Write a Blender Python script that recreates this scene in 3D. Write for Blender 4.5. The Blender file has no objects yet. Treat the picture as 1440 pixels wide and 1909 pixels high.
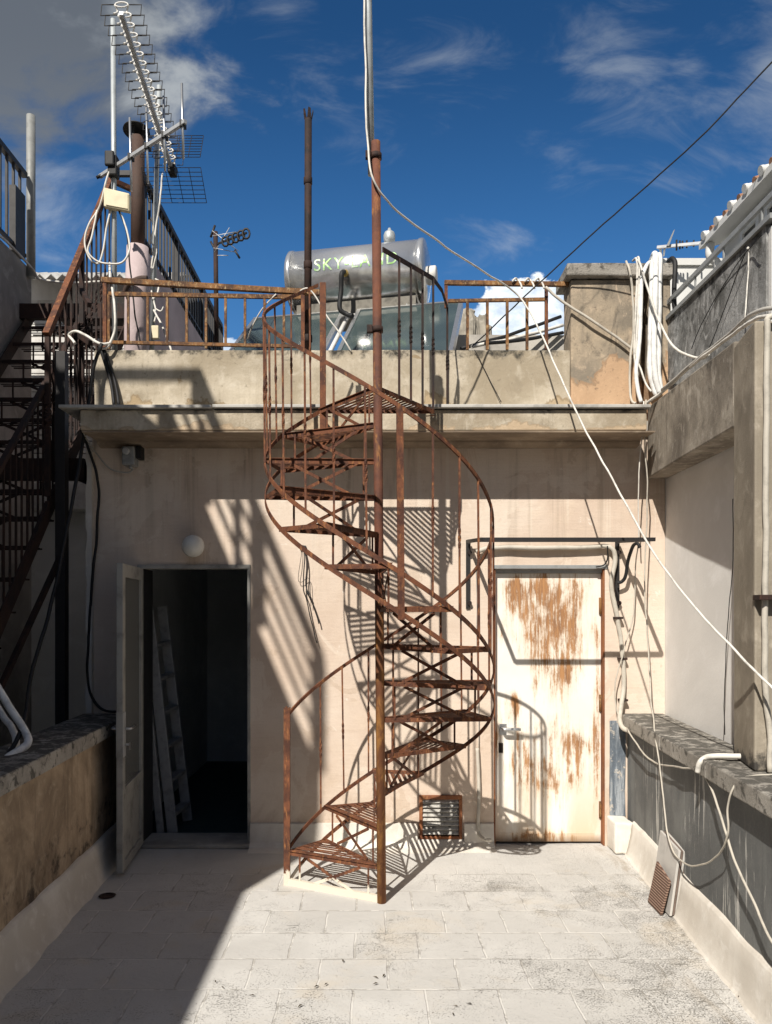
import bpy, bmesh, math, random
from mathutils import Vector, Matrix, noise
R = math.radians
random.seed(7)
S = bpy.context.scene
COL = S.collection

# ------------------------------------------------------------------ camera, sky, sun, exposure
CAMZ, F, VX, VY = 1.68, 1435.0, 690.0, 1140.0
cd = bpy.data.cameras.new("camera"); cam = bpy.data.objects.new("camera", cd); COL.objects.link(cam)
cam.location = (0, 0, CAMZ); cam.rotation_euler = (R(90), 0, 0)
cd.sensor_fit = 'HORIZONTAL'; cd.sensor_width = 36; cd.lens = 36 * F / 1440
cd.shift_x = (720 - VX) / 1440; cd.shift_y = (VY - 954.5) / 1440
cd.clip_start = 0.05; cd.clip_end = 3000
S.camera = cam
S.view_settings.view_transform = 'Standard'; S.view_settings.look = 'None'
S.view_settings.exposure = 0.30; S.view_settings.gamma = 1.0

SUN = Vector((.45, 1.0, -1.05))
sl = bpy.data.lights.new("sun", 'SUN'); sl.energy = 4.9; sl.angle = R(0.53); sl.color = (1.0, .94, .85)
so = bpy.data.objects.new("sun", sl); COL.objects.link(so); so.location = (-9, -20, 25)
so.rotation_euler = SUN.to_track_quat('-Z', 'Y').to_euler()


class NT:
    """small helper for building node trees"""
    def __init__(s, tree): s.t = tree; s.nodes = tree.nodes; s.links = tree.links
    def n(s, ty, **kw):
        nd = s.nodes.new(ty)
        for k, v in kw.items(): setattr(nd, k, v)
        return nd
    def put(s, sock, v):
        if isinstance(v, bpy.types.NodeSocket): s.links.new(v, sock)
        elif isinstance(v, (tuple, list)) and len(v) == 3 and sock.type == 'RGBA': sock.default_value = (*v, 1)
        else: sock.default_value = v
    def math(s, op, a, b=0.0, c=None, clamp=False):
        nd = s.n('ShaderNodeMath', operation=op, use_clamp=clamp)
        s.put(nd.inputs[0], a); s.put(nd.inputs[1], b)
        if c is not None: s.put(nd.inputs[2], c)
        return nd.outputs[0]
    def pos(s): return s.n('ShaderNodeNewGeometry').outputs['Position']
    def sep(s, v):
        nd = s.n('ShaderNodeSeparateXYZ'); s.put(nd.inputs[0], v); return nd.outputs
    def comb(s, x, y, z):
        nd = s.n('ShaderNodeCombineXYZ')
        for i, v in enumerate((x, y, z)): s.put(nd.inputs[i], v)
        return nd.outputs[0]
    def map(s, v, scale=(1, 1, 1), loc=(0, 0, 0), rot=(0, 0, 0)):
        nd = s.n('ShaderNodeMapping'); s.put(nd.inputs['Vector'], v)
        nd.inputs['Scale'].default_value = scale; nd.inputs['Location'].default_value = loc
        nd.inputs['Rotation'].default_value = rot
        return nd.outputs[0]
    def noise(s, v, scale=5, detail=4, rough=.55, dist=0.0):
        nd = s.n('ShaderNodeTexNoise'); s.put(nd.inputs['Vector'], v)
        nd.inputs['Scale'].default_value = scale; nd.inputs['Detail'].default_value = detail
        nd.inputs['Roughness'].default_value = rough; nd.inputs['Distortion'].default_value = dist
        return nd.outputs[0]
    def voro(s, v, scale=5, feature='F1'):
        nd = s.n('ShaderNodeTexVoronoi', feature=feature); s.put(nd.inputs['Vector'], v)
        nd.inputs['Scale'].default_value = scale
        return nd.outputs['Distance']
    def step(s, v, a, b):
        nd = s.n('ShaderNodeMapRange'); nd.clamp = True
        s.put(nd.inputs[0], v); nd.inputs[1].default_value = a; nd.inputs[2].default_value = b
        nd.inputs[3].default_value = 0; nd.inputs[4].default_value = 1
        return nd.outputs[0]
    def sstep(s, v, a, b):
        nd = s.n('ShaderNodeMapRange', interpolation_type='SMOOTHSTEP'); nd.clamp = True
        s.put(nd.inputs[0], v); nd.inputs[1].default_value = a; nd.inputs[2].default_value = b
        nd.inputs[3].default_value = 0; nd.inputs[4].default_value = 1
        return nd.outputs[0]
    def mix(s, f, a, b, mode='MIX'):
        nd = s.n('ShaderNodeMix', data_type='RGBA', blend_type=mode)
        s.put(nd.inputs[0], f); s.put(nd.inputs[6], a); s.put(nd.inputs[7], b)
        return nd.outputs[2]
    def bump(s, h, strength=.5, dist=.01):
        nd = s.n('ShaderNodeBump'); s.put(nd.inputs['Height'], h)
        nd.inputs['Strength'].default_value = strength; nd.inputs['Distance'].default_value = dist
        return nd.outputs[0]


# sky: physical sky plus clouds laid out by direction
w = bpy.data.worlds.new("World"); S.world = w; w.use_nodes = True
nt = NT(w.node_tree); w.node_tree.nodes.clear()
sky = nt.n('ShaderNodeTexSky', sky_type='NISHITA'); sky.sun_disc = False
sky.sun_elevation = math.atan2(1.05, math.hypot(.45, 1)); sky.sun_rotation = math.atan2(-.45, -1.0)
sky.air_density = 1.0; sky.dust_density = .25; sky.ozone_density = 3.0; sky.altitude = 400
hsv = nt.n('ShaderNodeHueSaturation'); hsv.inputs['Saturation'].default_value = 1.28; hsv.inputs['Value'].default_value = .86
nt.links.new(sky.outputs[0], hsv.inputs['Color'])
dirv = nt.n('ShaderNodeTexCoord').outputs['Generated']
dx, dy, dz = nt.sep(dirv)
yy = nt.math('MAXIMUM', nt.math('ABSOLUTE', dy), .08)
u = nt.math('DIVIDE', dx, yy); v = nt.math('DIVIDE', dz, yy)
uv = nt.comb(u, v, nt.math('SIGN', dy))
n1 = nt.noise(nt.map(uv, (4, 5, 1)), 1.6, 9, .58, .35)
n2 = nt.noise(nt.map(uv, (3, 7, 1), (3.1, 1.7, 0), (0, 0, .6)), 1.7, 10, .62, .6)
n3 = nt.noise(nt.map(uv, (1, 1.2, 1), (7, 0, 0)), 26, 7, .6, .3)


def blob(px, py, rx, ry, power=1.0):
    a = nt.math('DIVIDE', nt.math('SUBTRACT', u, (px - VX) / F), rx / F)
    b = nt.math('DIVIDE', nt.math('SUBTRACT', v, (VY - py) / F), ry / F)
    d = nt.math('SQRT', nt.math('ADD', nt.math('MULTIPLY', a, a), nt.math('MULTIPLY', b, b)))
    return nt.math('SUBTRACT', 1.0, d)


# big grey cloud upper left
m1 = nt.sstep(nt.math('ADD', nt.math('MULTIPLY', blob(60, 40, 470, 330), .9), nt.math('MULTIPLY', nt.math('SUBTRACT', n1, .5), 1.9)), .02, .55)
grey = nt.mix(nt.sstep(nt.math('ADD', n1, nt.math('MULTIPLY', blob(420, 60, 260, 200), .25)), .45, .75), (1.75, 1.82, 1.98), (5.0, 4.95, 4.9))
# faint high cloud on the right
wisp = nt.math('MAXIMUM', nt.math('MULTIPLY', blob(1160, 130, 190, 210), .8), nt.math('MULTIPLY', blob(1440, 140, 200, 260), .95))
wisp = nt.math('MAXIMUM', wisp, nt.math('MULTIPLY', blob(930, 460, 130, 70), .7))
wisp = nt.math('MAXIMUM', wisp, nt.math('MULTIPLY', blob(1040, 290, 200, 90), .4))
wisp = nt.math('MAXIMUM', wisp, nt.math('MULTIPLY', blob(110, 420, 160, 170), .85))
wisp = nt.math('MAXIMUM', wisp, nt.math('MULTIPLY', blob(530, 20, 110, 80), .6))
wisp = nt.math('MAXIMUM', wisp, nt.math('MULTIPLY', blob(850, 130, 260, 150), .42))
wisp = nt.math('MAXIMUM', wisp, nt.math('MULTIPLY', blob(1290, 120, 90, 70), .8))
wisp = nt.math('MAXIMUM', wisp, nt.math('MULTIPLY', blob(1250, 330, 260, 90), .38))
m2 = nt.sstep(nt.math('ADD', nt.math('MULTIPLY', wisp, .75), nt.math('MULTIPLY', nt.math('SUBTRACT', n2, .5), 2.1)), .12, 1.05)
# white cumulus low on the right
cum = nt.math('MAXIMUM', blob(995, 640, 150, 135), blob(910, 640, 90, 90))
cum = nt.math('MAXIMUM', cum, blob(400, 660, 90, 40))
m3 = nt.sstep(nt.math('ADD', nt.math('MULTIPLY', cum, 1.0), nt.math('MULTIPLY', nt.math('SUBTRACT', n3, .5), .9)), .06, .16)
white = nt.mix(nt.sstep(n3, .35, .62), (5.2, 5.8, 6.8), (9.0, 9.0, 9.0))
fwd = nt.math('GREATER_THAN', dy, .05)
c = nt.mix(nt.math('MULTIPLY', nt.math('MULTIPLY', m2, .62), fwd), hsv.outputs[0], (4.4, 4.6, 5.0))
c = nt.mix(nt.math('MULTIPLY', nt.math('MULTIPLY', m1, .93), fwd), c, grey)
c = nt.mix(nt.math('MULTIPLY', m3, fwd), c, white)
# brightened ahead; unseen grey added overhead and behind to hold down fill light
ahead = nt.sstep(dy, .25, .72)
c = nt.mix(ahead, nt.mix(.5, nt.mix(1.0, c, (1.0, .98, .96), 'MULTIPLY'), (1.9, 1.85, 1.8)), nt.mix(1.0, c, nt.mix(nt.sstep(v, .36, .80), (1.44, 1.53, 1.58), (.90, .98, 1.05)), 'MULTIPLY'))
c = nt.mix(nt.math('MULTIPLY', nt.sstep(dz, .42, .02), nt.sstep(dy, .2, -.2)), c, (5.2, 5.0, 4.7))  # bright low band added behind, out of view, for the tank to reflect
bg = nt.n('ShaderNodeBackground'); nt.links.new(c, bg.inputs[0]); bg.inputs[1].default_value = .072
wo = nt.n('ShaderNodeOutputWorld'); nt.links.new(bg.outputs[0], wo.inputs[0])


# ------------------------------------------------------------------ materials
M = {}


def new_mat(name):
    m = bpy.data.materials.new(name); m.use_nodes = True
    t = NT(m.node_tree); b = m.node_tree.nodes['Principled BSDF']
    M[name] = m
    return t, b


def fin(t, b, col, rough=.8, metal=0.0, normal=None, spec=.3):
    t.put(b.inputs['Base Color'], col); t.put(b.inputs['Roughness'], rough); t.put(b.inputs['Metallic'], metal)
    b.inputs['Specular IOR Level'].default_value = spec
    if normal is not None: t.links.new(normal, b.inputs['Normal'])


def plaster(name, base, dark, light, scale=1.0, streak=.5, bump=.35, mould=None, rough=.9, pit=.0, tide=None, swirl=0.0):
    """old render: broad patches, vertical run marks, fine grain. mould=(z_hi, z_lo, colour, amount)"""
    t, b = new_mat(name); p = t.pos()
    a = t.noise(p, 1.3 * scale, 6, .6, .4); d = t.noise(p, 5.5 * scale, 7, .62, .5)
    st = t.noise(t.map(p, (7, 7, .55)), 1.6 * scale, 6, .6, .3)
    g = t.noise(p, 60, 5, .7)
    g2 = t.noise(p, 260, 3, .6)
    c = t.mix(t.sstep(a, .36, .68), dark, base)
    c = t.mix(t.math('MULTIPLY', t.sstep(d, .52, .72), .55), c, light)
    c = t.mix(t.math('MULTIPLY', t.sstep(st, .5, .74), streak), c, dark)
    c = t.mix(t.math('MULTIPLY', t.sstep(g, .42, .72), .28), c, dark)
    if swirl:
        sw_ = t.noise(t.map(p, (1, 1, .55), (9, 3, 5)), 3.4 * scale, 9, .68, 1.6)
        c = t.mix(t.math('MULTIPLY', t.sstep(sw_, .54, .66), swirl), c, light)
        c = t.mix(t.math('MULTIPLY', t.sstep(sw_, .45, .33), swirl), c, tuple(x * .62 for x in dark))
        bl = t.noise(t.map(p, (1, 1, .35), (1, 8, 2)), 11 * scale, 8, .72, .8)
        c = t.mix(t.math('MULTIPLY', t.sstep(bl, .55, .68), swirl * .7), c, tuple(x * .55 for x in dark))
    if mould:
        zh, zl, mc, am = mould
        z = t.sep(p)[2]
        k = t.math('MULTIPLY', t.step(z, zl, zh), am)
        k = t.sstep(t.math('ADD', k, t.math('MULTIPLY', t.math('SUBTRACT', t.noise(p, 9, 8, .68, .3), .5), 1.7)), .35, .75)
        c = t.mix(k, c, mc)
    if tide:
        zh, zl, tc, am = tide
        z = t.sep(p)[2]
        k = t.math('ADD', t.step(z, zh, zl), t.math('MULTIPLY', t.math('SUBTRACT', t.noise(t.map(p, (1, 1, .8), (4, 2, 0)), 2.6, 8, .62, .5), .5), 2.6))
        c = t.mix(t.math('MULTIPLY', t.sstep(k, .45, .62), am), c, tc)
        c = t.mix(t.math('MULTIPLY', t.math('MULTIPLY', t.sstep(k, .45, .52), t.sstep(k, .60, .53)), am), c, tuple(x * .6 for x in tc))
    if pit:
        pv = t.noise(p, 28, 6, .7, .4)
        c = t.mix(t.math('MULTIPLY', t.sstep(pv, .6, .68), pit), c, tuple(x * .35 for x in dark))
    h = t.math('ADD', t.math('MULTIPLY', d, .5), t.math('ADD', t.math('MULTIPLY', g, .4), t.math('MULTIPLY', g2, .15)))
    fin(t, b, c, rough, 0, t.bump(h, bump, .012), .2)
    return t, b, c


# main wall: warm cream with a band of runs under the eave and a scuffed foot
t, b = new_mat('cream_render'); p = t.pos(); X_, Y_, Z_ = t.sep(p)
a = t.noise(p, 1.1, 6, .6, .5); d = t.noise(p, 6, 7, .65, .6); st = t.noise(t.map(p, (9, 9, .5)), 1.3, 6, .62, .4)
g = t.noise(p, 70, 5, .7); brush = t.noise(t.map(p, (3, 3, 30)), 2.2, 4, .6)
c = t.mix(t.sstep(a, .34, .66), (.61, .49, .395), (.70, .595, .50))
c = t.mix(t.math('MULTIPLY', t.sstep(d, .5, .74), .4), c, (.74, .62, .49))
c = t.mix(t.math('MULTIPLY', t.sstep(brush, .5, .75), .22), c, (.50, .39, .29))
runs = t.math('MULTIPLY', t.sstep(st, .50, .70), t.step(Z_, 1.6, 2.9))
c = t.mix(t.math('MULTIPLY', runs, .7), c, (.33, .265, .20))
drip = t.math('MULTIPLY', t.sstep(t.noise(t.map(p, (16, 16, .22), (2, 0, 1)), 1.2, 3, .5), .60, .66), t.sstep(t.math('ADD', Z_, t.math('MULTIPLY', t.noise(t.map(p, (9, 9, 0)), 1, 2), 1.2)), 2.75, 3.0))
c = t.mix(t.math('MULTIPLY', drip, .5), c, (.70, .62, .52))
spl = t.math('MULTIPLY', t.step(Z_, .55, .15), t.sstep(t.noise(t.map(p, (1, 1, .7), (3, 5, 1)), 14, 6, .7, .5), .50, .66))
c = t.mix(t.math('MULTIPLY', spl, .4), c, (.36, .27, .195))
flake = t.noise(t.map(p, (1, 1, 1), (2, 9, 6)), 7, 8, .7, .7)
c = t.mix(t.math('MULTIPLY', t.sstep(flake, .655, .67), .55), c, (.80, .74, .66))
patch = t.noise(t.map(p, (1, 1, .8), (7, 1, 4)), 1.5, 9, .66, .9)
c = t.mix(t.math('MULTIPLY', t.sstep(patch, .565, .585), .45), c, (.75, .66, .56))
c = t.mix(t.math('MULTIPLY', t.math('MULTIPLY', t.sstep(patch, .40, .385), .38), 1.0), c, (.47, .36, .265))
foot = t.math('MULTIPLY', t.step(Z_, .75, .12), t.sstep(t.noise(p, 3.5, 7, .65, .4), .38, .7))
c = t.mix(t.math('MULTIPLY', foot, .6), c, (.40, .295, .21))
c = t.mix(t.math('MULTIPLY', t.sstep(g, .5, .75), .25), c, (.45, .35, .26))
fin(t, b, c, .92, 0, t.bump(t.math('ADD', t.math('MULTIPLY', g, .4), t.math('ADD', d, t.math('MULTIPLY', brush, .4))), .35, .012), .15)

plaster('weathered_concrete', (.58, .515, .41), (.35, .295, .215), (.64, .58, .48), 1.3, .45, .6, (3.58, 3.40, (.05, .047, .04), .80), pit=.4, tide=(3.26, 3.02, (.40, .29, .165), .7), swirl=.28)
# pillar: same family with warm ochre patches
t, b, c = plaster('ochre_concrete', (.46, .37, .265), (.22, .19, .15), (.60, .47, .34), 1.5, .5, .7, (4.2, 3.98, (.06, .055, .05), .6), pit=.5, tide=(3.75, 3.0, (.56, .36, .215), .75), swirl=.75)
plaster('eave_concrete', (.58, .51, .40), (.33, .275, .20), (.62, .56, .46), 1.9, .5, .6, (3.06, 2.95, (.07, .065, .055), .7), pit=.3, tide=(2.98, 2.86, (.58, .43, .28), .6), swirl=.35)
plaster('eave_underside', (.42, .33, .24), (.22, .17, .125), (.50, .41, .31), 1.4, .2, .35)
plaster('grey_concrete', (.42, .375, .31), (.19, .165, .135), (.56, .51, .44), 1.6, .7, .5, (3.15, 2.88, (.075, .07, .06), .7), swirl=.6)
plaster('column_render', (.46, .405, .325), (.27, .235, .185), (.56, .50, .41), 1.2, .4, .4, (.95, 1.12, (.06, .055, .05), .75), swirl=.3)
plaster('mottled_cement', (.38, .38, .375), (.12, .12, .115), (.56, .56, .55), 2.0, .85, .7, (3.86, 3.4, (.045, .045, .042), .75), pit=.5, swirl=.7)
plaster('pale_wash', (.78, .765, .74), (.66, .645, .62), (.82, .81, .80), .8, .35, .25)
plaster('lime_white', (.74, .705, .645), (.60, .555, .49), (.80, .77, .72), 2.2, .25, .35, rough=.85)
plaster('ochre_parapet', (.52, .40, .28), (.24, .18, .125), (.58, .47, .35), 1.6, .8, .45, (.30, .75, (.07, .055, .045), .45), swirl=.3)
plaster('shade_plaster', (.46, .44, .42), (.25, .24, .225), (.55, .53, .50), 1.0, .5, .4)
plaster('pink_render', (.60, .49, .49), (.44, .36, .36), (.66, .56, .56), 1.2, .3, .3)
plaster('white_paint_wall', (.74, .74, .73), (.62, .62, .60), (.79, .79, .78), .7, .2, .2)
plaster('room_wall', (.70, .72, .72), (.56, .58, .585), (.75, .77, .77), 1.0, .2, .2)
plaster('rock', (.46, .42, .35), (.17, .155, .13), (.55, .52, .46), .12, .3, 1.0)
plaster('roof_deck', (.52, .49, .44), (.3, .28, .25), (.6, .57, .52), 1.2, .0, .4)
plaster('far_ground', (.28, .26, .22), (.16, .16, .12), (.36, .33, .29), .05, .0, .2)

# coping: grey slab with black lichen blotches
t, b = new_mat('lichen_coping'); p = t.pos()
a = t.noise(p, 3.2, 7, .65, .6); d = t.noise(t.map(p, (1, 1, 1)), 14, 7, .7, .6); g = t.noise(p, 75, 5, .7)
nz = t.sep(t.n('ShaderNodeNewGeometry').outputs['Normal'])[2]
c = t.mix(t.sstep(a, .35, .65), (.27, .25, .22), (.40, .375, .335))
k = t.sstep(t.math('ADD', d, t.math('MULTIPLY', t.step(nz, .2, .8), .10)), .50, .62)
c = t.mix(t.math('MULTIPLY', k, .85), c, (.07, .066, .058))
c = t.mix(t.math('MULTIPLY', t.sstep(g, .5, .7), .35), c, (.16, .15, .135))
fin(t, b, c, .92, 0, t.bump(t.math('ADD', d, g), .55, .012), .2)

# dark grey painted parapet with scraped white runs
t, b = new_mat('scraped_grey_paint'); p = t.pos(); Z_ = t.sep(p)[2]
a = t.noise(p, 2.2, 6, .6, .4); st = t.noise(t.map(p, (16, 16, 1.1)), 1.5, 8, .75, .2); g = t.noise(p, 80, 4, .7)
reg = t.noise(t.map(p, (2.5, 2.5, 1.3), (3, 1, 2)), 1.4, 3, .5)
c = t.mix(t.sstep(a, .35, .65), (.12, .124, .124), (.19, .195, .19))
c = t.mix(t.math('MULTIPLY', t.sstep(t.noise(t.map(p, (8, 8, .8)), 1.4, 5, .6), .5, .72), .5), c, (.085, .088, .088))
sc = t.math('MULTIPLY', t.sstep(st, .555, .61), t.sstep(reg, .44, .56))
c = t.mix(sc, c, (.52, .51, .48))
c = t.mix(t.math('MULTIPLY', t.sstep(g, .5, .75), .25), c, (.30, .30, .29))
fin(t, b, c, .8, 0, t.bump(t.math('ADD', t.math('MULTIPLY', sc, .5), t.math('ADD', a, t.math('MULTIPLY', g, .3))), .4, .01), .3)

# bluish cement repair patch
t, b = new_mat('blue_cement'); p = t.pos()
st = t.noise(t.map(p, (14, 14, 1.4)), 2, 8, .75, .4); d = t.noise(p, 12, 6, .7, .4)
c = t.mix(t.sstep(st, .4, .62), (.13, .155, .185), (.38, .41, .44))
c = t.mix(t.sstep(d, .58, .66), c, (.60, .54, .46))
fin(t, b, c, .9, 0, t.bump(t.math('ADD', st, d), .8, .015), .2)

# roof paving: slabs 32 x 30 cm under worn white paint
t, b = new_mat('painted_paving'); p = t.pos(); X_, Y_, Z_ = t.sep(p)
wob = t.n('ShaderNodeTexNoise'); t.put(wob.inputs['Vector'], p); wob.inputs['Scale'].default_value = 9; wob.inputs['Detail'].default_value = 5
wv = t.n('ShaderNodeVectorMath', operation='MULTIPLY_ADD')
t.put(wv.inputs[0], wob.outputs[1]); wv.inputs[1].default_value = (.022, .022, 0); t.put(wv.inputs[2], p)
br = t.n('ShaderNodeTexBrick'); t.put(br.inputs['Vector'], t.map(wv.outputs[0], (1, 1, 1), (.064, .169, 0)))
for k_, v_ in (('Scale', 1), ('Mortar Size', .006), ('Mortar Smooth', .35), ('Bias', 0), ('Brick Width', .32), ('Row Height', .30)): br.inputs[k_].default_value = v_
br.inputs['Color1'].default_value = (0, 0, 0, 1); br.inputs['Color2'].default_value = (1, 1, 1, 1); br.inputs['Mortar'].default_value = (.5, .5, .5, 1)
tile = t.sep(br.outputs['Color'])[0]; joint = br.outputs['Fac']
big = t.noise(p, 1.2, 5, .6, .3); mid = t.noise(p, 6, 7, .68, .5); fin_ = t.noise(t.map(p, (1, 1.3, 1)), 115, 6, .72, .1); spk = t.noise(p, 120, 4, .65)
scr = t.noise(t.map(p, (6, 26, 1), (0, 0, 0), (0, 0, .5)), 3, 7, .72, .8)
wear = t.math('ADD', t.math('MULTIPLY', t.math('SUBTRACT', big, .5), 1.2), t.math('MULTIPLY', tile, .10))
wear = t.math('ADD', wear, t.math('MULTIPLY', t.math('SUBTRACT', mid, .5), .9))
wear = t.math('MULTIPLY', wear, t.step(Y_, 5.15, 4.7))
wear = t.math('ADD', wear, t.math('MULTIPLY', t.step(X_, .2, 1.5), .18))
fleck = t.sstep(t.math('ADD', fin_, t.math('MULTIPLY', wear, .30)), .60, .72)
fleck2 = t.sstep(t.math('ADD', scr, t.math('MULTIPLY', wear, .25)), .64, .76)
c = t.mix(t.sstep(big, .35, .68), (.52, .508, .485), (.625, .612, .585))
c = t.mix(t.math('MULTIPLY', tile, .18), c, (.46, .44, .405))
c = t.mix(t.math('MULTIPLY', t.sstep(t.noise(p, 2.0, 5, .6, .6), .52, .7), .35), c, (.58, .49, .36))
c = t.mix(t.math('MULTIPLY', fleck, .72), c, (.235, .22, .20))
c = t.mix(t.math('MULTIPLY', fleck2, .62), c, (.26, .24, .215))
c = t.mix(t.math('MULTIPLY', t.sstep(spk, .62, .72), .35), c, (.3, .28, .25))
jn = t.math('MULTIPLY', joint, t.step(Y_, 5.05, 4.9))
jd = t.math('MULTIPLY', jn, t.sstep(mid, .46, .56))
c = t.mix(t.math('MULTIPLY', jn, .8), c, (.70, .68, .64))
c = t.mix(t.math('MULTIPLY', jd, .5), c, (.24, .22, .19))
grime = t.math('MULTIPLY', t.sstep(t.noise(t.map(p, (3, 1, 1)), 2.2, 7, .65, .5), .5, .66), t.step(t.math('ADD', X_, t.math('MULTIPLY', Y_, -.085)), 1.0, 1.30))
c = t.mix(t.math('MULTIPLY', grime, .6), c, (.30, .24, .17))
h = t.math('ADD', t.math('MULTIPLY', fleck, -.55), t.math('ADD', t.math('MULTIPLY', fleck2, -.4), t.math('ADD', t.math('MULTIPLY', mid, .6), t.math('MULTIPLY', jn, -.45))))
h = t.math('ADD', h, t.math('MULTIPLY', tile, .25))
fin(t, b, c, .9, 0, t.bump(h, .8, .012), .2)


def rust(name, c_dark, c_mid, c_hot, foot_paint=False, scale=1.0, hot=.5):
    t, b = new_mat(name); p = t.pos()
    a = t.noise(p, 5 * scale, 6, .62, .5); d = t.noise(t.map(p, (1, 1, .35)), 22 * scale, 6, .7, .4); g = t.noise(p, 120, 4, .7)
    c = t.mix(t.sstep(a, .38, .62), c_dark, c_mid)
    c = t.mix(t.math('MULTIPLY', t.sstep(d, .52, .68), hot), c, c_hot)
    c = t.mix(t.math('MULTIPLY', t.sstep(g, .5, .72), .4), c, tuple(x * .5 for x in c_dark))
    if name == 'rusty_pole':
        z = t.sep(p)[2]
        k = t.step(t.math('ADD', z, t.math('MULTIPLY', t.math('SUBTRACT', t.noise(t.map(p, (6, 6, 1)), 3, 6, .7), .5), 1.4)), 1.75, 1.0)
        c = t.mix(t.math('MULTIPLY', k, .8), c, t.mix(t.sstep(d, .4, .62), (.19, .075, .03), (.46, .22, .06)))
    if foot_paint:
        z = t.sep(p)[2]
        k = t.step(t.math('ADD', z, t.math('MULTIPLY', t.math('SUBTRACT', t.noise(p, 30, 5, .7), .5), .09)), .088, .078)
        c = t.mix(k, c, (.66, .60, .50))
    fin(t, b, c, t.math('ADD', .6, t.math('MULTIPLY', a, .35)), 0, t.bump(t.math('ADD', d, g), .4, .004), .35)


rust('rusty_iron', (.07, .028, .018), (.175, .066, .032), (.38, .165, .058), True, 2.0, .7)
rust('rusty_pole', (.075, .032, .023), (.15, .057, .033), (.42, .19, .05), False, .8, .55)
rust('ochre_rust', (.075, .035, .018), (.26, .125, .045), (.50, .36, .19), False, 2.6, .75)
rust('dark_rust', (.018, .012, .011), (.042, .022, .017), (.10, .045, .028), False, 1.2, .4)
rust('brown_flue', (.06, .038, .03), (.085, .05, .038), (.12, .07, .05), False, .7, .3)
rust('orange_frame', (.16, .06, .03), (.27, .105, .045), (.42, .2, .08))


def plain(name, col, rough=.5, metal=0.0, var=.25, spec=.4, scale=14):
    t, b = new_mat(name); p = t.pos()
    a = t.noise(p, scale, 6, .65, .3)
    c = t.mix(t.math('MULTIPLY', t.sstep(a, .45, .7), 1.0), col, tuple(x * (1 - var) for x in col))
    fin(t, b, c, t.math('ADD', rough - .05, t.math('MULTIPLY', a, .15)), metal, None, spec)
    return t, b


plain('black_iron', (.022, .02, .02), .55)
plain('black_rubber', (.015, .015, .016), .6)
plain('tray_steel', (.13, .12, .10), .5, .4, .5)
plain('galvanised', (.44, .47, .48), .5, .35, .25)
plain('grey_pipe', (.27, .275, .265), .55, .2)
plain('aluminium', (.62, .63, .64), .35, .9, .2)
plain('dull_aluminium', (.55, .56, .57), .5, .5, .2)
plain('old_ladder_metal', (.30, .305, .31), .6, .2, .35)
plain('white_cable', (.72, .69, .63), .55, 0, .38)
plain('cream_cable', (.53, .49, .42), .6, 0, .25)
plain('grey_cable', (.42, .40, .365), .6, 0, .25)
plain('white_lagging', (.80, .80, .78), .55, 0, .26)
plain('white_plastic', (.72, .70, .66), .5, 0, .12)
plain('cream_plastic', (.72, .64, .44), .5, 0, .12)
plain('brass', (.55, .38, .12), .4, .6)
plain('grey_metal_paint', (.30, .31, .31), .5, .1)
plain('door_metal', (.34, .335, .315), .6, .0, .4, .25, 7)
plain('drip_metal', (.50, .485, .45), .6, .0, .45, .3, 5)
plain('white_metal', (.70, .70, .68), .45, 0, .15)
t, b = new_mat('green_paint'); p = t.pos()
fin(t, b, t.mix(t.sstep(t.noise(t.map(p, (1, 1, 1)), 26, 6, .7), .44, .64), (.22, .42, .13), (.50, .56, .47)), .5, .25)
plain('terracotta', (.40, .22, .14), .85, 0, .4, .2)
plain('opening_shade', (.02, .021, .023), .6)  # near-black that stands for shade in the door reveal and vent
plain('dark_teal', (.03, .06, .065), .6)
plain('leaf_brown', (.09, .065, .035), .8)
plain('grille_slat', (.52, .50, .46), .55, .3, .6, .4, 30)
plain('opal_glass', (.72, .71, .66), .25, 0, .08)
plain('board_grey', (.50, .48, .45), .7, 0, .12)
plain('board_edge', (.16, .12, .10), .8)

t, b = new_mat('ribbed_tile'); p = t.pos()
wv = t.n('ShaderNodeTexWave', wave_type='BANDS', bands_direction='Z'); t.put(wv.inputs['Vector'], p); wv.inputs['Scale'].default_value = 22; wv.inputs['Distortion'].default_value = .6
c = t.mix(t.step(wv.outputs[1], .3, .7), (.11, .062, .045), (.30, .20, .15))
c = t.mix(t.math('MULTIPLY', t.sstep(t.noise(p, 30, 6, .7), .5, .7), .5), c, (.13, .08, .06))
fin(t, b, c, .8, 0, t.bump(wv.outputs[1], .6, .006))

# rust-streaked white door
t, b = new_mat('rusted_white_door'); p = t.pos(); X_, Y_, Z_ = t.sep(p)
st = t.noise(t.map(p, (1, 1, .20)), 13, 10, .72, .25); st2 = t.noise(t.map(p, (1, 1, .05), (5, 0, 3)), 45, 6, .75, .1)
big = t.noise(t.map(p, (1, 1, .5), (2.3, 0, 1.1)), 6.5, 4, .6, .5); ed = t.noise(p, 60, 6, .75)


def ell(cx, cz, rx, rz, am):
    a_ = t.math('DIVIDE', t.math('SUBTRACT', X_, cx), rx); b_ = t.math('DIVIDE', t.math('SUBTRACT', Z_, cz), rz)
    d_ = t.math('SQRT', t.math('ADD', t.math('MULTIPLY', a_, a_), t.math('MULTIPLY', b_, b_)))
    return t.math('MULTIPLY', t.math('MULTIPLY', t.math('SUBTRACT', 1.0, d_, clamp=True), 1.8, clamp=True), am)


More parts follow.
